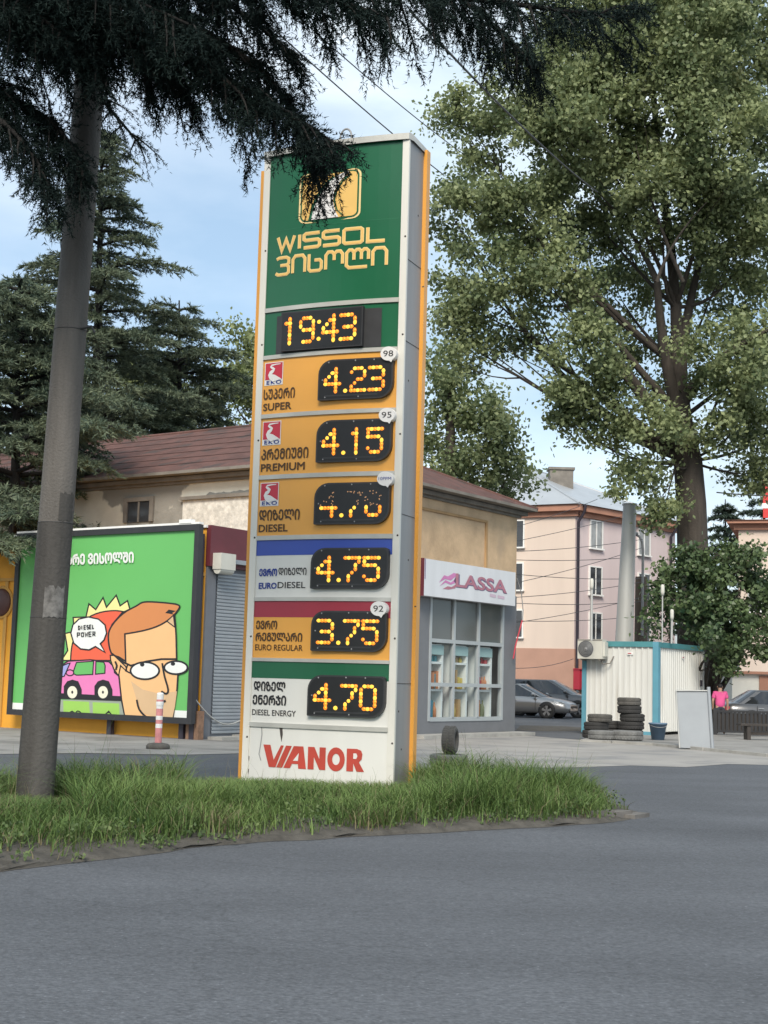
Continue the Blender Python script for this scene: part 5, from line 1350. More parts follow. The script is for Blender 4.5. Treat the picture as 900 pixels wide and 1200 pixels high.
m = MB(); m.tube([FB.p(Lb * .6, -.14, hb * .7), FB.p(Lb * .6, -.75, .0)], .025, 6); obj('prop', m, galv, bd)
# red and white marker posts
def marker(px, py, label):
    q = G(px, py); t = thing('marker_post', label, 'marker post', q, 'red and white marker posts by the wall')
    m = MB(); m.lathe([(0, 0), (.235, 0), (.235, .07), (.20, .11), (.08, .13), (0, .13)], q, 20); obj('base', m, rubberd, t)
    m = MB(); hs_ = [.13, .42, .50, .58, .66, .80, .88, .98, 1.09]; mi = [0, 1, 0, 1, 0, 1, 0, 1]
    for a_, b_, i_ in zip(hs_[:-1], hs_[1:], mi): m.lathe([(.068, a_), (.068, b_)], q, 14, i_)
    m.lathe([(.068, 1.09), (.055, 1.115), (0, 1.12)], q, 14, 1); m.lathe([(.074, .86), (.078, .90), (.074, .94)], q, 14, 1); obj('tube', m, [mat('faded_pink_red', (.60, .24, .24), .7, .2, 5), white], t)
marker(185, 878, 'red and white marker post on a black base in front of the billboard')
marker(51, 882, 'marker post mostly hidden behind the concrete pole, its black base showing')
# black railing and low bench at the right
r0_, r1_ = G(838, 861, .06), G(1010, 866, .06); FF = Fr(r0_, r1_ - r0_); Lf = np.linalg.norm(r1_ - r0_); hf_ = FF.uv(845, 832)[1]
fe = thing('railing', 'black iron railing with close upright bars on the pavement at the right', 'railing', r0_)
m = MB()
for z in (.12, hf_ - .03): m.fbox(FF, 0, Lf, -.03, .03, z - .03, z + .03)
obj('rail', m, fencem, fe)
m = MB(); u = .12
while u < Lf: m.fbox(FF, u - .04, u + .04, -.02, .02, .151, hf_ - .061); u += .125
obj('bars', m, fencem, fe)
m = MB(); m.fbox(FF, .06, Lf, -.07, -.045, .08, hf_ - .10); obj('back_panel', m, woodm, fe)
for u in np.arange(0, Lf, 1.9):
    m = MB(); m.fbox(FF, u - .05, u + .05, -.05, .05, 0, hf_ + .06); obj('post', m, fencem, fe)
q = G(868, 867, .06); FBn = Fr(q, (1, .03))
bn = thing('bench', 'low dark wooden bench in front of the black railing', 'bench', q)
m = MB(); 
for i in range(3): m.fbox(FBn, 0, 2.6, -.42 + i * .15, -.29 + i * .15, .40, .46)
obj('seat', m, woodm, bn)
for u in (.2, 2.3):
    m = MB(); m.fbox(FBn, u, u + .1, -.4, -.02, 0, .398); obj('leg', m, woodm, bn)
m = MB(); m.fbox(FBn, .31, 2.29, -.25, -.2, .14, .22); obj('stretcher', m, woodm, bn)

# ================================================================== PERSON IN PINK
pp = D(844, 860, 44.95); pp[2] = 0.06
def skin_body(name, verts, edges, radii, mm, parent, sub=2):
    me = bpy.data.meshes.new(name); off = wl(parent)
    me.from_pydata([tuple(A(*v)) for v in verts], edges, []); o = bpy.data.objects.new(name, me); COL.objects.link(o); o.parent = parent
    me.materials.append(mm)
    md = o.modifiers.new('skin', 'SKIN'); 
    for i, r_ in enumerate(radii): me.skin_vertices[0].data[i].radius = (r_, r_) if not hasattr(r_, '__len__') else r_
    me.skin_vertices[0].data[0].use_root = True
    s_ = o.modifiers.new('sub', 'SUBSURF'); s_.levels = sub; s_.render_levels = sub; md.use_smooth_shade = True
    return o
# seen from behind, facing away (+y), weight on one leg, arms hanging slightly bent
pe = thing('person', 'person in hot pink top and dark trousers standing behind the railing, back turned', 'person', pp)
BV = [(0, 0, .96), (0, .01, 1.15), (0, .0, 1.36), (0, -.01, 1.47), (0, .02, 1.55), (0, .03, 1.63), (0, .035, 1.71),
      (-.19, 0, 1.41), (-.25, .0, 1.14), (-.22, .12, .92), (-.21, .16, .84), (.19, 0, 1.41), (.25, -.01, 1.13), (.27, .06, .89), (.27, .09, .81),
      (-.09, 0, .90), (-.10, .01, .50), (-.11, -.02, .09), (-.12, .12, .04), (.09, 0, .90), (.12, .03, .50), (.13, -.01, .09), (.16, .12, .04)]
BE = [(0, 1), (1, 2), (2, 3), (3, 4), (4, 5), (5, 6), (2, 7), (7, 8), (8, 9), (9, 10), (2, 11), (11, 12), (12, 13), (13, 14), (0, 15), (15, 16), (16, 17), (17, 18), (0, 19), (19, 20), (20, 21), (21, 22)]
BR = [(.15, .11), (.13, .095), (.155, .10), .055, (.075, .09), (.083, .10), .06, .055, .045, .035, .04, .055, .045, .035, .04, .085, .06, .045, .04, .085, .06, .045, .04]
skin_body('body', BV, BE, BR, skinm, pe)
TV = [(0, 0, .86), (0, .01, 1.15), (0, 0, 1.36), (0, -.01, 1.445), (-.19, 0, 1.41), (-.235, 0, 1.20), (.19, 0, 1.41), (.235, -.01, 1.20)]
skin_body('pink_top', TV, [(0, 1), (1, 2), (2, 3), (2, 4), (4, 5), (2, 6), (6, 7)], [(.195, .145), (.17, .13), (.185, .125), .075, .08, .075, .08, .075], pinkt, pe)
skin_body('trousers', [(0, 0, 1.02), (0, 0, .93), BV[15], BV[16], (-.11, -.01, .12), BV[19], BV[20], (.13, 0, .12)], [(0, 1), (1, 2), (2, 3), (3, 4), (1, 5), (5, 6), (6, 7)], [(.165, .12), (.165, .12), .10, .08, .07, .10, .08, .07], trous, pe)
skin_body('hair', [(0, .0, 1.55), (0, .0, 1.64), (0, .025, 1.735)], [(0, 1), (1, 2)], [(.07, .06), (.098, .105), .075], hairm, pe)
pe.scale = (.92, .92, .92)
m = MB()
hx = pp
for s_ in (-1, 1): m.ball(hx + A(s_ * .034, .128, 1.64), .013, .008, .009, 8, 5, 0)
m.ball(hx + A(0, .145, 1.605), .016, .02, .022, 8, 5, 1); m.ball(hx + A(0, .128, 1.565), .028, .008, .008, 8, 5, 2)
for s_ in (-1, 1): m.ball(hx + A(s_ * .088, .03, 1.62), .012, .022, .034, 8, 5, 1)
obj('face', m, [hairm, skinm, redm], pe)

# ================================================================== CARS
def car(name, label, loc, yaw, paint, suv=False, group=None):
    """built along +x (front at +x), then turned; loc is the middle of the car on the ground"""
    H = 1.68 if suv else 1.47; L_ = 4.75; hw0 = .91
    t = thing(name, label, 'car', (0, 0, 0), group)
    xs = [-2.37, -2.30, -2.05, -1.55, -.9, -.2, .5, .95, 1.35, 1.8, 2.12, 2.30, 2.37]
    belt = [.78, .92, .97, .97, .96, .95, .94, .93, .88, .80, .72, .64, .56] if not suv else [.9, 1.06, 1.1, 1.1, 1.09, 1.08, 1.07, 1.06, 1.02, .95, .88, .80, .70]
    low = [.42, .34, .28, .24, .22, .22, .22, .22, .22, .24, .24, .26, .34]
    hwid = [.70, .80, .86, .90, .91, .91, .91, .91, .90, .88, .82, .74, .62]
    m = MB(); V = []; rn = 12
    for x, b, l, h_ in zip(xs, belt, low, hwid):
        mid = l + (b - l) * .62
        ring = [(0, l), (h_ * .82, l), (h_ * .97, l + .08), (h_ * 1.0, l + (b - l) * .40), (h_ * .985, mid), (h_ * .93, b - .03), (h_ * .80, b + .012), (0, b + .035)]
        V.append([(x, y, z) for y, z in ring] + [(x, -y, z) for y, z in ring[-2:0:-1]])
    k = len(V[0]); flat = [p for r_ in V for p in r_]
    m.add(flat, [(i * k + j, (i + 1) * k + j, (i + 1) * k + (j + 1) % k, i * k + (j + 1) % k) for i in range(len(xs) - 1) for j in range(k)], 0, True)
    m.add(V[0], [tuple(range(k))], 0); m.add(V[-1], [tuple(range(k))[::-1]], 0)
    obj('body', m, paint, t)
    # greenhouse: glass below, painted roof above
    zb_ = belt[5] - .02
    gx = [(-1.95, 0), (-1.15, 1), (.15, 1), (1.22, 0)] if not suv else [(-2.2, 0), (-1.95, 1), (.05, 1), (1.12, 0)]
    def sec(f):      # f: 0 belt, 1 roof
        w1 = .80 - .20 * f
        x0 = gx[0][0] + (gx[1][0] - gx[0][0]) * f; x1 = gx[3][0] + (gx[2][0] - gx[3][0]) * f
        z = zb_ + (H - .05 - zb_) * f
        return [(x0, -w1 * .9, z), (x0 + .12, -w1, z), ((x0 + x1) / 2, -w1 * 1.01, z), (x1 - .22, -w1, z), (x1, -w1 * .72, z), (x1 + .06 * (1 - f), 0, z), (x1, w1 * .72, z), (x1 - .22, w1, z), ((x0 + x1) / 2, w1 * 1.01, z), (x0 + .12, w1, z), (x0, w1 * .9, z), (x0 - .04, 0, z)]
    m = MB(); s0, s1, s2 = sec(0), sec(.5), sec(1.0); k = 12
    s1 = [(x, y * 1.02, z) for x, y, z in s1]
    m.add(s0 + s1 + s2, [(r_ * k + j, r_ * k + (j + 1) % k, (r_ + 1) * k + (j + 1) % k, (r_ + 1) * k + j) for r_ in range(2) for j in range(k)], 0, True)
    obj('glass', m, cargl, t)
    m = MB(); s3 = [(x * .93 + (gx[1][0] + gx[2][0]) / 2 * .07, y * .86, H) for x, y, z in s2]; s2b = [(x * 1.0, y * 1.01, z - .015) for x, y, z in s2]
    m.add(s2b + s3, [(j, (j + 1) % k, k + (j + 1) % k, k + j) for j in range(k)], 0, True); m.add(s3, [tuple(range(k))], 0)
    for s_ in (-1, 1):   # pillars
        for (xa, xb, ww_) in ((gx[3][0] - .16, gx[2][0] - .12, .05), (-.42, -.45, .045), (gx[0][0] + .16, gx[1][0] + .10, .09)):
            y0, y1 = .815, .615
            m.hexa([(xa - ww_, s_ * y0, zb_), (xa + ww_, s_ * y0, zb_), (xa + ww_, s_ * (y0 - .04), zb_), (xa - ww_, s_ * (y0 - .04), zb_), (xb - ww_, s_ * y1, H - .06), (xb + ww_, s_ * y1, H - .06), (xb + ww_, s_ * (y1 - .04), H - .06), (xb - ww_, s_ * (y1 - .04), H - .06)], 0)
    obj('roof', m, paint, t)
    for x in (-1.42, 1.40):
        for s_ in (-1, 1):
            R1 = .335 if not suv else .37
            m = MB(); m.lathe([(R1 + .055, 0), (R1 + .055, .012), (R1 - .02, .012)], (x, s_ * .893, R1 + .01), 24, 0, ax=(0, s_, 0)); m.lathe([(0, .006), (R1 + .05, .006)], (x, s_ * .893, R1 + .01), 24, 0, ax=(0, s_, 0)); obj('wheel_arch', m, fencem, t)
            m = MB(); m.lathe([(R1 * .6, -.10), (R1 * .9, -.11), (R1, -.07), (R1, .05), (R1 * .9, .085), (R1 * .66, .09), (R1 * .62, .05)], (x, s_ * .84, R1), 26, 0, ax=(0, s_, 0)); wh_ = obj('wheel', m, rubber, t)
            m = MB(); m.lathe([(0, .05), (R1 * .62, .055), (R1 * .66, .085)], (x, s_ * .84, R1), 26, 1, ax=(0, s_, 0))
            for q in range(5):
                a_ = 2 * math.pi * q / 5 + .3; d_ = A(math.cos(a_), 0, math.sin(a_)); n_ = A(-math.sin(a_), 0, math.cos(a_)); c_ = A(x, s_ * .926, R1)
                m.add([c_ - n_ * .03, c_ + n_ * .03, c_ + d_ * R1 * .66 + n_ * .06, c_ + d_ * R1 * .66 - n_ * .06], [(0, 1, 2, 3)], 0)
            obj('rim', m, [carrim, fencem], wh_)
    for s_ in (-1, 1):
        hb_ = belt[9]
        m = MB(); m.add([(1.70, s_ * .885, hb_ - .13), (1.72, s_ * .87, hb_ - .02), (2.10, s_ * .74, hb_ - .08), (2.315, s_ * .58, hb_ - .19), (2.33, s_ * .56, hb_ - .26), (2.13, s_ * .80, hb_ - .22)], [(0, 1, 2, 5), (5, 2, 3, 4)], 0); obj('headlight', m, lampw, t)
        m = MB(); m.ball((.80, s_ * 1.0, belt[6] + .08), .09, .12, .075, 12, 8, 0); m.tube([(.86, s_ * .86, belt[6] + .02), (.82, s_ * .95, belt[6] + .05)], .025, 6, 0); obj('mirror', m, paint, t)
        m = MB(); m.box(-.18, .02, s_ * .915 - .012, s_ * .915 + .012, .76, .79); m.box(-1.15, -.95, s_ * .912 - .012, s_ * .912 + .012, .77, .80); obj('door_handle', m, carrim, t)
        m = MB()
        for x in (.88, -.40, -1.2): m.box(x - .006, x + .006, s_ * .908 - .008, s_ * .908 + .008, .32, belt[5] - .06)
        obj('door_gap', m, fencem, t)
        m = MB(); m.box(-2.36, -2.22, s_ * .66 - .13, s_ * .66 + .13, .70, .84); obj('tail_light', m, redm, t)
    m = MB(); m.box(2.30, 2.385, -.46, .46, .45, .56); m.box(2.24, 2.36, -.62, .62, .28, .36); m.box(2.385, 2.395, -.2, .2, .40, .46, 1); obj('grille', m, [fencem, carrim], t)
    t.location = Vector([float(c) for c in loc]); t.rotation_euler = (0, 0, yaw)
    return t
# front wheel of the near car seen at (641, 838)
yw = R_(-24)
fwp = G(641, 842); cs = A(math.cos(yw), math.sin(yw), 0); sn = A(math.sin(yw), -math.cos(yw), 0)
mid = fwp - cs * 1.40 - sn * .84
car('parked_car', 'silver grey saloon car parked beside the tyre shop, nose to the right', mid, yw, carsil, False, 'cars parked by the apartment house')
mid2 = mid - sn * 3.0 + cs * .55
car('parked_car', 'dark higher roofed car parked just behind the silver saloon', mid2, yw, carsil if False else cardk, True, 'cars parked by the apartment house')
q = D(893, 850, 54); q[2] = 0
car('parked_car', 'dark grey car parked behind the black railing at the right', q + A(.7, 0, .0), R_(4), cardk, False, 'cars parked by the apartment house')

# ================================================================== TREES
def unit(v): return v / (np.linalg.norm(v, axis=-1, keepdims=True) + 1e-9)
def leaf_quads(C, size, up_bias=0.35, outd=None):
    """pointed leaves (kite quads) at centres C with mixed tilt"""
    n = len(C); nrm = unit(rng.normal(size=(n, 3)) + A(0, 0, up_bias) + (0 if outd is None else outd))
    a = unit(np.cross(nrm, rng.normal(size=(n, 3)))); b = np.cross(nrm, a)
    s = size * rng.uniform(.6, 1.35, n)[:, None]
    return np.stack([C - a * s * .55, C + b * s * .42 - a * s * .08, C + a * s * .62, C - b * s * .42 - a * s * .08], 1).reshape(-1, 3)

def bez(p0, p1, p2, k=8):
    t = np.linspace(0, 1, k)[:, None]; return p0 * (1 - t) ** 2 + 2 * p1 * t * (1 - t) + p2 * t ** 2

def broad_tree(name, label, lobes, base, trunk_pts, trunk_r, leafm, per_m3, leaf, clump_r=.55, limbs=None, group=None, cat='tree', barkm=bark, twigs=True, lpc=70):
    """lobes: (centre, (rx, ry, rz)); clumps of leaves fill each lobe towards its outside, limbs run to them from the trunk"""
    t = thing(name, label, cat, base, group)
    m = MB()
    tp_ = [A(*p) for p in trunk_pts]
    # flared, slightly knobbly trunk
    m.tube(tp_, trunk_r, 16)
    CL = []
    ends = []
    for c, rad in lobes:
        c = A(*c); rad = A(*rad); vol = 4.19 * rad[0] * rad[1] * rad[2]
        k = max(5, int(vol * per_m3))
        d = unit(rng.normal(size=(k, 3))); rr = rng.uniform(.2, 1.0, k) ** .45
        P = c + d * rr[:, None] * rad
        CL.append(P)
        # limb to the lobe
        hd = np.linalg.norm((c - tp_[0])[:2]); zt0 = max(c[2] - .95 * hd - .8, tp_[0][2] + .33 * (max(p[2] for p in tp_) - tp_[0][2]) * .9)
        j = min(range(1, len(tp_)), key=lambda i: abs(tp_[i][2] - zt0))
        s = tp_[j]; mid = s * .5 + c * .5 + A(0, 0, -.12 * np.linalg.norm(c - s)) + rng.normal(0, .75, 3)
        L = np.linalg.norm(c - s); r_a = min(trunk_r[j] * .5, .025 + .015 * L)
        bz = bez(s, mid, c, 9); m.tube(bz, np.linspace(r_a, .012, 9), 8)
        if twigs:
            for q in P[rng.permutation(k)[:min(k, 5)]]:
                st = bz[rng.integers(3, 9)]; m.tube(bez(st, (st + q) / 2 + rng.normal(0, .35, 3), q, 5), np.linspace(r_a * .22, .008, 5), 5, cap=False)
    if limbs:
        for pts, r_a, r_b in limbs:
            P = [A(*p) for p in pts]
            if len(P) == 3: P = list(bez(P[0], P[1], P[2], 9))
            m.tube(P, np.linspace(r_a, r_b, len(P)), 9)
    obj('trunk', m, barkm, t)
    P = np.vstack(CL); nC = len(P)
    cnt = rng.integers(int(lpc * .6), int(lpc * 1.4), nC)
    idx = np.repeat(np.arange(nC), cnt)
    sh = clump_r * rng.uniform(.6, 1.3, nC)
    off = rng.normal(size=(len(idx), 3)) * (sh[idx] * .55)[:, None] * A(1, 1, .75)
    C = P[idx] + off
    npmesh('crown', leaf_quads(C, leaf, .45, unit(off) * .5), 4, leafm, t)
    return t
npmesh('weeds', leaf_quads(WEEDS, .034, .8), 4, leafmat('weed_leaves', (.05, .095, .035), (.17, .22, .085), .25, .6), label='low broad leaved weeds along the edge of the grass verge', cat='weeds', kind='stuff')

# the big poplar behind the cabin
dT = 49.0
def L_(px, py, rx, ry, dd=0.0, rd=None, d=None):
    d = dT if d is None else d
    c = D(px, py, d + dd); k = d / F_PX
    return (c, (rx * k, (rd if rd is not None else (rx + ry) / 2) * k, ry * k))
tb = D(812, 862, dT); tb[2] = 0
trunk = [tb] + [D(px, py, dT) for px, py in ((813, 800), (813, 720), (812, 650), (810, 590), (806, 540), (800, 490), (795, 430), (792, 360), (785, 280), (772, 190), (765, 100), (765, 0), (768, -110))]
trr = [.70, .60, .56, .54, .52, .50, .32, .25, .20, .16, .13, .10, .07, .04]
big = [L_(705, 40, 95, 75), L_(800, -60, 140, 90), L_(640, 110, 80, 60, -1), L_(560, 160, 48, 48, 1), L_(530, 128, 22, 26, 1), L_(690, 150, 90, 70, -2), L_(790, 60, 90, 80, -3), L_(880, 60, 90, 90), L_(850, 170, 80, 70, -3),
       L_(600, 235, 75, 55, -1), L_(535, 260, 38, 45, 0), L_(690, 250, 70, 55, 2), L_(780, 240, 70, 60, -2), L_(880, 270, 70, 70, -1), L_(560, 330, 65, 50, -1), L_(640, 330, 55, 45, -2), L_(725, 345, 65, 45, 3), L_(840, 330, 55, 45, 2),
       L_(535, 395, 42, 45, 0), L_(600, 392, 42, 34, 1), L_(680, 420, 60, 45, -2), L_(760, 430, 50, 45, 2.5), L_(855, 420, 60, 50, -2), L_(910, 400, 60, 70), L_(715, 480, 48, 35, -1), L_(760, 520, 48, 40, -1.5), L_(745, 565, 38, 30, -1), L_(780, 600, 20, 24, -1),
       L_(850, 495, 48, 40, -1), L_(900, 500, 45, 48, 0), L_(662, 462, 22, 18, -1), L_(668, 492, 16, 16, -1), L_(885, 555, 28, 24, 0)]
def dl_(px, py, dd=0): return D(px, py, dT + dd)
limbs = [((dl_(806, 545), dl_(770, 480), dl_(722, 420, -1)), .32, .12), ((dl_(722, 420, -1), dl_(690, 360), dl_(640, 300, -1.5)), .13, .015),
         ((dl_(800, 500), dl_(775, 420), dl_(770, 330, -1)), .28, .12), ((dl_(770, 330, -1), dl_(745, 270), dl_(700, 225, -2)), .12, .015),
         ((dl_(800, 470), dl_(830, 420), dl_(905, 385, -2)), .26, .06), ((dl_(797, 440), dl_(800, 380), dl_(822, 300)), .25, .10), ((dl_(822, 300), dl_(840, 240), dl_(835, 130, -2)), .10, .012),
         ((dl_(770, 330, -2.5), dl_(785, 280, -3), dl_(830, 235, -3.5)), .07, .01), ((dl_(800, 330, -2), dl_(765, 250, -3), dl_(745, 170, -3)), .08, .012)]
broad_tree('poplar_tree', 'tall broad poplar with thick dark forking trunk behind the white cabin', big, tb, trunk, trr, poplar, 1.12, .142, .68, limbs, lpc=240, twigs=True)

# trees behind the old building
d2 = 66.0
def tr2(px, base_y=700, d=d2): q = D(px, base_y, d); q[2] = 0; return q
b2 = tr2(528)
broad_tree('poplar_tree', 'lower poplar behind the brown roof, between the fuel sign and the zinc roofed house',
           [L_(520, 430, 32, 40, 0, None, d2), L_(550, 470, 40, 36, 0, None, d2), L_(520, 505, 40, 34, 1, None, d2), L_(565, 520, 45, 34, -1, None, d2), L_(600, 545, 34, 22, 0, None, d2), L_(540, 550, 45, 30, 0, None, d2), L_(585, 485, 22, 22, 0, None, d2), L_(590, 570, 40, 20, 1, None, d2)],
           b2, [b2] + [D(528, y, d2) for y in (640, 570, 500, 440)], [.4, .34, .3, .22, .1], poplar, .9, .19, .85, lpc=150)
d3 = 75.0; b3 = tr2(300, d=d3)
broad_tree('leafy_tree', 'pale green leafy tree rising behind the cedars, just left of the fuel sign',
           [L_(290, 425, 26, 34, 0, None, d3), L_(262, 440, 24, 24, 0, None, d3), L_(285, 400, 16, 20, 0, None, d3), L_(310, 450, 40, 40, 0, None, d3), L_(275, 480, 40, 30, 0, None, d3), L_(215, 440, 34, 40, 2, None, d3), L_(140, 450, 40, 40, 2, None, d3), L_(40, 440, 45, 40, 2, None, d3)],
           b3, [b3] + [D(300, y, d3) for y in (650, 570, 500, 440)], [.35, .3, .26, .2, .1], poplar2, .7, .20, .9, lpc=130)
# leafy bush round the poplar's foot
d4 = 44.6
b4_ = D(833, 850, d4 + 3); b4_[2] = 0.1
broad_tree('bush', 'dark green leafy bush hanging over the right end of the cabin',
           [L_(790, 690, 32, 34, 1.5, None, d4), L_(775, 722, 24, 22, 2.0, None, d4), L_(828, 690, 36, 32, .8, None, d4), L_(868, 690, 40, 34, .5, None, d4), L_(905, 700, 30, 38, .5, None, d4), L_(842, 650, 26, 24, 1, None, d4), L_(850, 735, 40, 30, 0, None, d4), L_(885, 745, 34, 28, 0, None, d4), L_(862, 770, 28, 18, .2, None, d4), L_(812, 735, 24, 26, 1.5, None, d4), L_(800, 655, 16, 18, 1.5, None, d4), L_(880, 650, 18, 16, 0, None, d4)],
           b4_, [b4_] + [D(x, y, d4 + 2) for x, y in ((834, 820), (840, 770), (846, 730), (846, 690))], [.26, .22, .18, .13, .08], bushm, 3.8, .135, .42, [((D(834, 825, d4 + 2.6), D(852, 795, d4 + 2.0), D(872, 765, d4 + .8)), .13, .05), ((D(834, 830, d4 + 2.4), D(826, 800, d4 + 1.5), D(812, 740, d4 + 1.4)), .14, .05)], cat='bush', lpc=140)

# ---- conifers
def blades_np(base, dirv, length, K, nl, nw, spread=.75):
    """needles along twigs: base, dirv (unit), length per twig; K needles each -> triangles"""
    n = len(base); t = rng.uniform(0.0, 1.0, (n, K))
    P = base[:, None] + dirv[:, None] * (length[:, None] * t)[..., None]
    P[..., 2] -= .25 * length[:, None] * t ** 2
    d = unit(dirv[:, None] * .75 + rng.normal(size=(n, K, 3)) * spread)
    sd_ = unit(np.cross(d, rng.normal(size=(n, K, 3))))
    l = nl * rng.uniform(.6, 1.3, (n, K))[..., None]
    return np.stack([P - sd_ * nw / 2, P + sd_ * nw / 2, P + d * l], 2).reshape(-1, 3)

def cedar_branch(bm, tw, pts, r_a, sec_len, n_sec, tw_len, tw_n, droop, hang=.0, start=.08, flat=.25, seg=14, tz=-.28, tzs=.35):
    """bm collects wood, tw collects twigs (base, dir, length)"""
    P = np.array([A(*p) for p in pts])
    # resample with smoothing
    Q = np.array(smooth([tuple(p) for p in P[:, :2]], 4, False)) if False else None
    s = np.r_[0, np.cumsum(np.linalg.norm(np.diff(P, axis=0), axis=1))]; tt = np.linspace(0, s[-1], seg)
    C = np.stack([np.interp(tt, s, P[:, i]) for i in range(3)], 1)
    for _ in range(2): C[1:-1] = (C[:-2] + 2 * C[1:-1] + C[2:]) / 4
    bm.tube(C, np.linspace(r_a, .012, seg), 7)
    T = np.gradient(C, axis=0); T = unit(T)
    for i in range(n_sec):
        f = start + (1 - start) * (i + rng.random()) / n_sec
        k = f * (seg - 1); a = int(min(k, seg - 2)); fr = k - a
        p = C[a] * (1 - fr) + C[a + 1] * fr; t = T[a]
        side = unit(np.cross(t, A(0, 0, 1))) * (1 if i % 2 else -1)
        L = sec_len * (1 - .62 * f) * rng.uniform(.6, 1.2)
        if rng.random() < hang: d = unit(side * .45 + t * .35 + A(0, 0, -.9))
        else: d = unit(side * rng.uniform(.6, 1.0) + t * rng.uniform(.5, .9) + A(0, 0, rng.normal(0, flat)))
        m_ = 6; q = np.linspace(0, 1, m_)
        S = p + d * (L * q)[:, None] + np.outer(q ** 2, A(0, 0, -droop * L)) + np.cumsum(rng.normal(0, .012 * L, (m_, 3)), 0)
        bm.tube(S, np.linspace(min(r_a * .35, .016), .004, m_), 4, cap=False)
        nt_ = max(3, int(tw_n * L))
        qq = rng.uniform(.06, 1.0, nt_) ; kk = qq * (m_ - 1); aa = np.minimum(kk.astype(int), m_ - 2); ff = (kk - aa)[:, None]
        B = S[aa] * (1 - ff) + S[aa + 1] * ff; ds = unit(S[aa + 1] - S[aa])
        sd_ = unit(np.cross(ds, A(0, 0, 1))) * np.where(rng.random(nt_) < .5, 1, -1)[:, None]
        dd = unit(ds * rng.uniform(.4, 1.0, nt_)[:, None] + sd_ * rng.uniform(.2, .9, nt_)[:, None] + np.c_[np.zeros(nt_), np.zeros(nt_), rng.normal(tz - hang * .5, tzs, nt_)])
        ll = tw_len * rng.uniform(.5, 1.25, nt_) * (1.1 - .4 * qq)
        tw.append((B, dd, ll)); tw.append((S[-2:-1], ds[-1:], np.array([tw_len * .9])))
    # twigs directly on the branch and its tip
    nt_ = int(tw_n * s[-1] * 1.4); kk = rng.uniform(start, 1, nt_) * (seg - 1); aa = np.minimum(kk.astype(int), seg - 2)
    B = C[aa] + (C[aa + 1] - C[aa]) * (kk - aa)[:, None]
    dd = unit(T[aa] * .7 + rng.normal(size=(nt_, 3)) * .6 + A(0, 0, .05)); tw.append((B, dd, tw_len * rng.uniform(.5, 1.1, nt_)))

def gather(tw): return np.vstack([t[0] for t in tw]), np.vstack([t[1] for t in tw]), np.concatenate([t[2] for t in tw])

# near cedar: trunk stands on the verge outside the left edge of the frame, boughs reach over the pole and the sign
dC = 13.8
ct = D(-150, 930, dC); ct[2] = 0
near = thing('cedar_tree', 'dark cedar whose drooping boughs hang over the concrete pole and fuel sign', 'conifer', ct)
wood = MB(); tw = []
ctop = ct + A(.3, .4, 17)
wood.tube([ct + (ctop - ct) * t for t in np.linspace(0, 1, 12)], np.linspace(.42, .05, 12), 14)
def tr_at(z): return ct + (ctop - ct) * (z / 17)
def hero(pts, r_a, sec, n_sec, hang=.25, tl=.30, start=.15):
    q = [D(*p) for p in pts]; s = tr_at(q[0][2] - .3); cedar_branch(wood, tw, [s] + q, r_a, sec, n_sec, tl, 50, .28, hang, start)
hero([(-40, -40, 13.7), (70, 10, 13.5), (180, 50, 13.3), (290, 105, 13.1), (350, 138, 13.0), (398, 172, 12.9)], .085, 1.1, 54, .34)
hero([(-40, -90, 13.9), (100, -30, 13.9), (210, 20, 13.8), (300, 70, 13.7), (350, 125, 13.6), (372, 205, 13.5)], .08, .95, 48, .38)
hero([(-40, -60, 13.5), (60, -20, 13.2), (150, 30, 13.0), (225, 62, 12.9), (275, 95, 12.8), (300, 130, 12.8)], .07, .85, 38, .35)
hero([(-60, -150, 13.4), (150, -70, 13.0), (330, -15, 12.6), (470, -15, 12.3), (600, 5, 12.1), (735, 22, 11.9)], .10, 1.0, 66, .25)
hero([(-60, -190, 13.6), (200, -110, 13.4), (420, -60, 13.1), (540, -10, 12.9), (600, 35, 12.8), (632, 85, 12.7)], .09, .85, 44, .45, start=.4)
hero([(-40, -150, 13.2), (120, -80, 12.8), (300, -25, 12.4), (400, 0, 12.2), (455, 20, 12.1)], .08, .85, 50, .3)
hero([(-40, -130, 13.8), (100, -70, 13.8), (230, -20, 13.7), (310, 30, 13.6), (350, 75, 13.6)], .07, .85, 44, .35)
hero([(-70, 70, 13.8), (-20, 95, 13.7), (30, 125, 13.6), (75, 150, 13.5), (98, 205, 13.4)], .06, .80, 40, .45, start=.05)
hero([(-70, 100, 13.5), (-30, 120, 13.3), (15, 150, 13.1), (50, 195, 13.0), (60, 230, 13.0)], .05, .75, 34, .45, start=.05)
hero([(-60, -20, 13.6), (0, 10, 13.4), (60, 40, 13.2), (105, 65, 13.0), (125, 95, 12.9)], .06, .65, 32, .3, start=.05)
hero([(-60, -30, 14.0), (30, -15, 14.0), (100, 20, 14.0), (165, 45, 14.0), (212, 85, 14.0), (228, 130, 14.0)], .06, .7, 34, .4, start=.1)
hero([(-60, -90, 14.2), (50, -60, 14.2), (140, -15, 14.3), (200, 30, 14.3), (262, 60, 14.3)], .06, .95, 50, .3, start=.1)
hero([(-60, -110, 13.0), (30, -60, 12.7), (100, -20, 12.5), (170, 5, 12.4), (225, 30, 12.3)], .06, .95, 50, .3, start=.1)
hero([(-60, -60, 13.2), (-10, -20, 13.0), (40, 15, 12.9), (80, 45, 12.8)], .06, .95, 44, .3, start=.1)
for q in ((560, 20, 60, 130, 12.75), (615, 60, 30, 75, 12.7)):
    pass
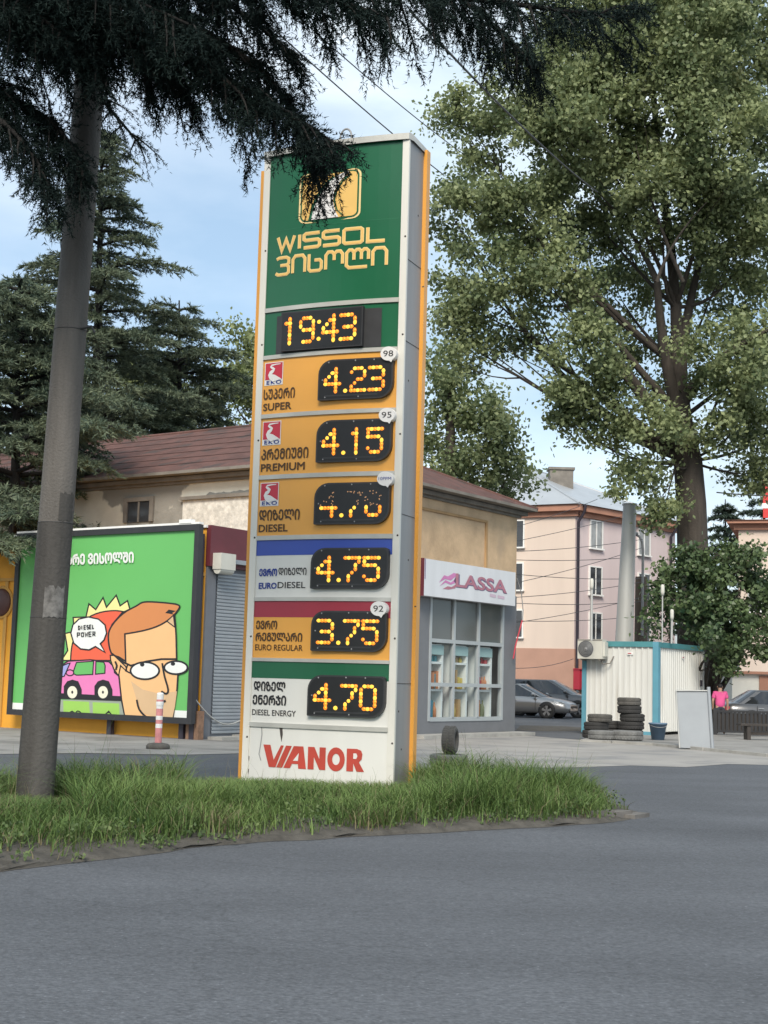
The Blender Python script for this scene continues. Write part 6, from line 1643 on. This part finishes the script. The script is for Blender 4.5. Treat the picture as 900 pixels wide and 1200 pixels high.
# the rest of its crown, mostly above the frame
for i in range(22):
    z = rng.uniform(8.6, 16.2); a_ = rng.uniform(0, 2 * math.pi); L = (17.4 - z) * rng.uniform(.35, .5) + .6
    s = tr_at(z); d = A(math.cos(a_), math.sin(a_), 0)
    cedar_branch(wood, tw, [s, s + d * L * .5 + A(0, 0, .1), s + d * L + A(0, 0, -.35)], .06, .9, 22, .34, 20, .25, .2, .1)
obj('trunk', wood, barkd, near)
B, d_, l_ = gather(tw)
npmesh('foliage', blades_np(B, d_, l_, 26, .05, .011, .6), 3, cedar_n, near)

def far_conifer(name, label, px, pytop, pybase, d, rad, n_wh, mm, lean=0, nl=.15, nw=.040, K=15, shape=.75, tw_n=11, z0=.12, group=None, droop=.13, irregular=.25):
    base = D(px, pybase, d); base[2] = 0; top = D(px + lean, pytop, d)
    Hh = top[2]
    t = thing(name, label, 'conifer', base, group); wd = MB(); tw = []
    wd.tube([base + (top - base) * q for q in np.linspace(0, 1, 10)], np.linspace(.012 * Hh + .12, .03, 10), 9)
    for i in range(n_wh):
        f = z0 + (1 - z0) * (i / n_wh) ** .78
        nb = rng.integers(3, 6)
        for j in range(nb):
            a_ = 2 * math.pi * (j + rng.random() * .8) / nb + i * 1.3
            L = rad * (1 - f) ** shape * rng.uniform(1 - irregular, 1 + irregular) + .25
            s = base + (top - base) * min(.985, f + rng.uniform(-.01, .01)); dv = A(math.cos(a_), math.sin(a_), 0)
            cedar_branch(wd, tw, [s, s + dv * L * .45 + A(0, 0, .09 * L), s + dv * L * .8 + A(0, 0, .08 * L), s + dv * L + A(0, 0, .01 * L)], .05 + .008 * L, L * .46, max(6, int(L * 5.5)), .42, tw_n, droop, .0, .12, .07, 8, .02, .14)
    obj('trunk', wd, barkd, t)
    B, d_, l_ = gather(tw); npmesh('foliage', blades_np(B, d_, l_, K, nl, nw, .38), 3, mm, t)
    return t
far_conifer('cedar_tree', 'tallest blue green cedar with layered boughs, directly behind the concrete pole', 112, 150, 700, 52, 5.7, 27, cedar_f, 8, irregular=.5, z0=.2, shape=.7)
far_conifer('cedar_tree', 'shorter cedar behind the brown roof between the pole and fuel sign', 218, 352, 700, 57, 6.2, 18, cedar_f, -8, shape=.6, z0=.3, irregular=.45)
far_conifer('cedar_tree', 'dark cedar with low wide boughs over the yellow wall at the left edge', 22, 330, 700, 38.6, 4.7, 18, cedar_f, 0, shape=.45, z0=.36, irregular=.35)
far_conifer('spruce_tree', 'narrow dark spruce seen between the poplar trunk and the cream house', 850, 585, 760, 92, 3.6, 15, spruce_f, 0, nl=.24, nw=.06, tw_n=5, shape=.8)
far_conifer('spruce_tree', 'dark spruce tip standing behind the cream house roof', 893, 545, 760, 100, 3.8, 14, spruce_f, 3, nl=.24, nw=.06, tw_n=5)

# ================================================================== POLES AND WIRES ON THE RIGHT
q = D(728, 748, 50); q[2] = 0
gc = thing('steel_column', 'thick tapered grey steel column standing behind the cabin', 'column', q)
p0, p1 = q, D(738, 592, 50); m = MB(); m.tube([p0 + (p1 - p0) * t for t in np.linspace(0, 1, 8)], np.linspace(.37, .235, 8), 20); obj('shaft', m, galv, gc)
m = MB(); m.tube([p1 - A(0, 0, .01), p1 + A(0, 0, .05)], .27, 18); m.lathe([(.38, .0), (.5, 0), (.5, .1), (.38, .14)], q, 18); obj('cap_plate', m, galv, gc)
q = D(751, 760, 56); q[2] = 0
lp = thing('street_lamp', 'wooden pole with a curved arm street lamp in front of the pink wall', 'street lamp', q)
p1 = D(751.5, 676, 56); m = MB(); m.tube([q, p1], [.30, .24], 12); obj('wooden_post', m, woodp, lp)
m = MB(); pa = [D(x, y, 55.7) for x, y in ((752.5, 745), (753, 690), (753.5, 645), (752.5, 635), (749.5, 629), (745, 626))]; m.tube(pa, .055, 8); obj('arm', m, sgrey, lp)
e_ = D(742, 625, 55.6); m = MB(); m.ball(e_, .22, .13, .085, 12, 8, 0); obj('lamp_head', m, sgrey, lp)
wg = 'wires strung across the apartment house'
def wire(p0, p1, sag, r_, label, group=None, n=14):
    pts = [p0 * (1 - t) + p1 * t - A(0, 0, sag * 4 * t * (1 - t)) for t in np.linspace(0, 1, n)]
    m = MB(); m.tube(pts, r_, 5, cap=False); obj('wire', m, wirem, origin=p0, label=label, cat='wire', group=group)
hl = D(753, 640, 55.7)
specs = [((590, 617), (700, 560, 44), 'uppermost wire rising rightwards across the cream end wall'), ((590, 643), (752, 655, 55.7), ''), ]
W1 = [((560, 628, 48), (700, 585, 62), 'upper sloping wire from the tan building to the apartment eaves'), ((560, 642, 48), (752, 598, 64), 'second sloping wire crossing the cream wall and the corner downpipe'),
      ((560, 647, 46), (753, 632, 55.6), 'wire to the lamp arm, below the sloping pair'), ((560, 654, 46), (753, 652, 55.6), 'nearly level wire ending below the lamp arm'),
      ((560, 692, 46), (752, 642, 55.6), 'long wire climbing from the shop sign to the lamp arm'), ((560, 668, 46), (752, 678, 55.6), 'wire falling slightly to the top of the wooden post'),
      ((560, 702, 46), (752, 682, 55.6), 'low wire rising to the top of the wooden post'), ((560, 704, 46), (752, 705, 55.6), 'level wire at mid height of the wooden post'),
      ((560, 726, 46), (752, 722, 55.6), 'lowest of the level wires before the apartment house'), ((560, 735, 46), (752, 700, 55.6), 'faint lowest wire rising from the red rod to the post'),
      ((600, 783, 50), (672, 772, 60), 'slack wire low on the peach coloured base')]
for a_, b_, l_ in W1: wire(D(*a_), D(*b_), .12, .0115, l_, wg)
wire(D(840, 577, 62), D(960, 580, 66), .1, .03, 'wire in the sky gap between poplar trunk and right edge', wg)
# overhead lines crossing the sky over the sign
wire(D(225, -55, 15.5), D(520, 205, 27), .08, .011, 'dark overhead line dropping behind the top of the sign', 'overhead lines across the sky')
wire(D(330, 2, 24), D(545, 182, 40), .1, .013, 'faint overhead line passing just right of the sign top', 'overhead lines across the sky')
wire(D(480, 12, 18), D(700, 225, 36), .15, .019, 'thick overhead line vanishing into the poplar leaves', 'overhead lines across the sky')

# ---- litter and stones along the verge edge
m = MB()
for i, (px, py, s_) in enumerate(((242, 990, .025), (248, 987, .02), (262, 988, .02), (668, 966, .02))):
    q = G(px, py); fr = Fr(q, (math.cos(i), math.sin(i))); b = MB(); b.hexa([fr.p(a * s_ * rng.uniform(.7, 1.2), c * s_ * rng.uniform(.5, 1), .004 + zz * s_ * .8) for zz in (0, 1) for a, c in ((-1, -1), (1, -1), (1, 1), (-1, 1))])
    obj('litter', b, plast2 if i % 2 == 0 else kerbm, origin=q, label='small pale scrap lying on the soil edge of the grass', cat='litter', group='scraps along the verge edge')
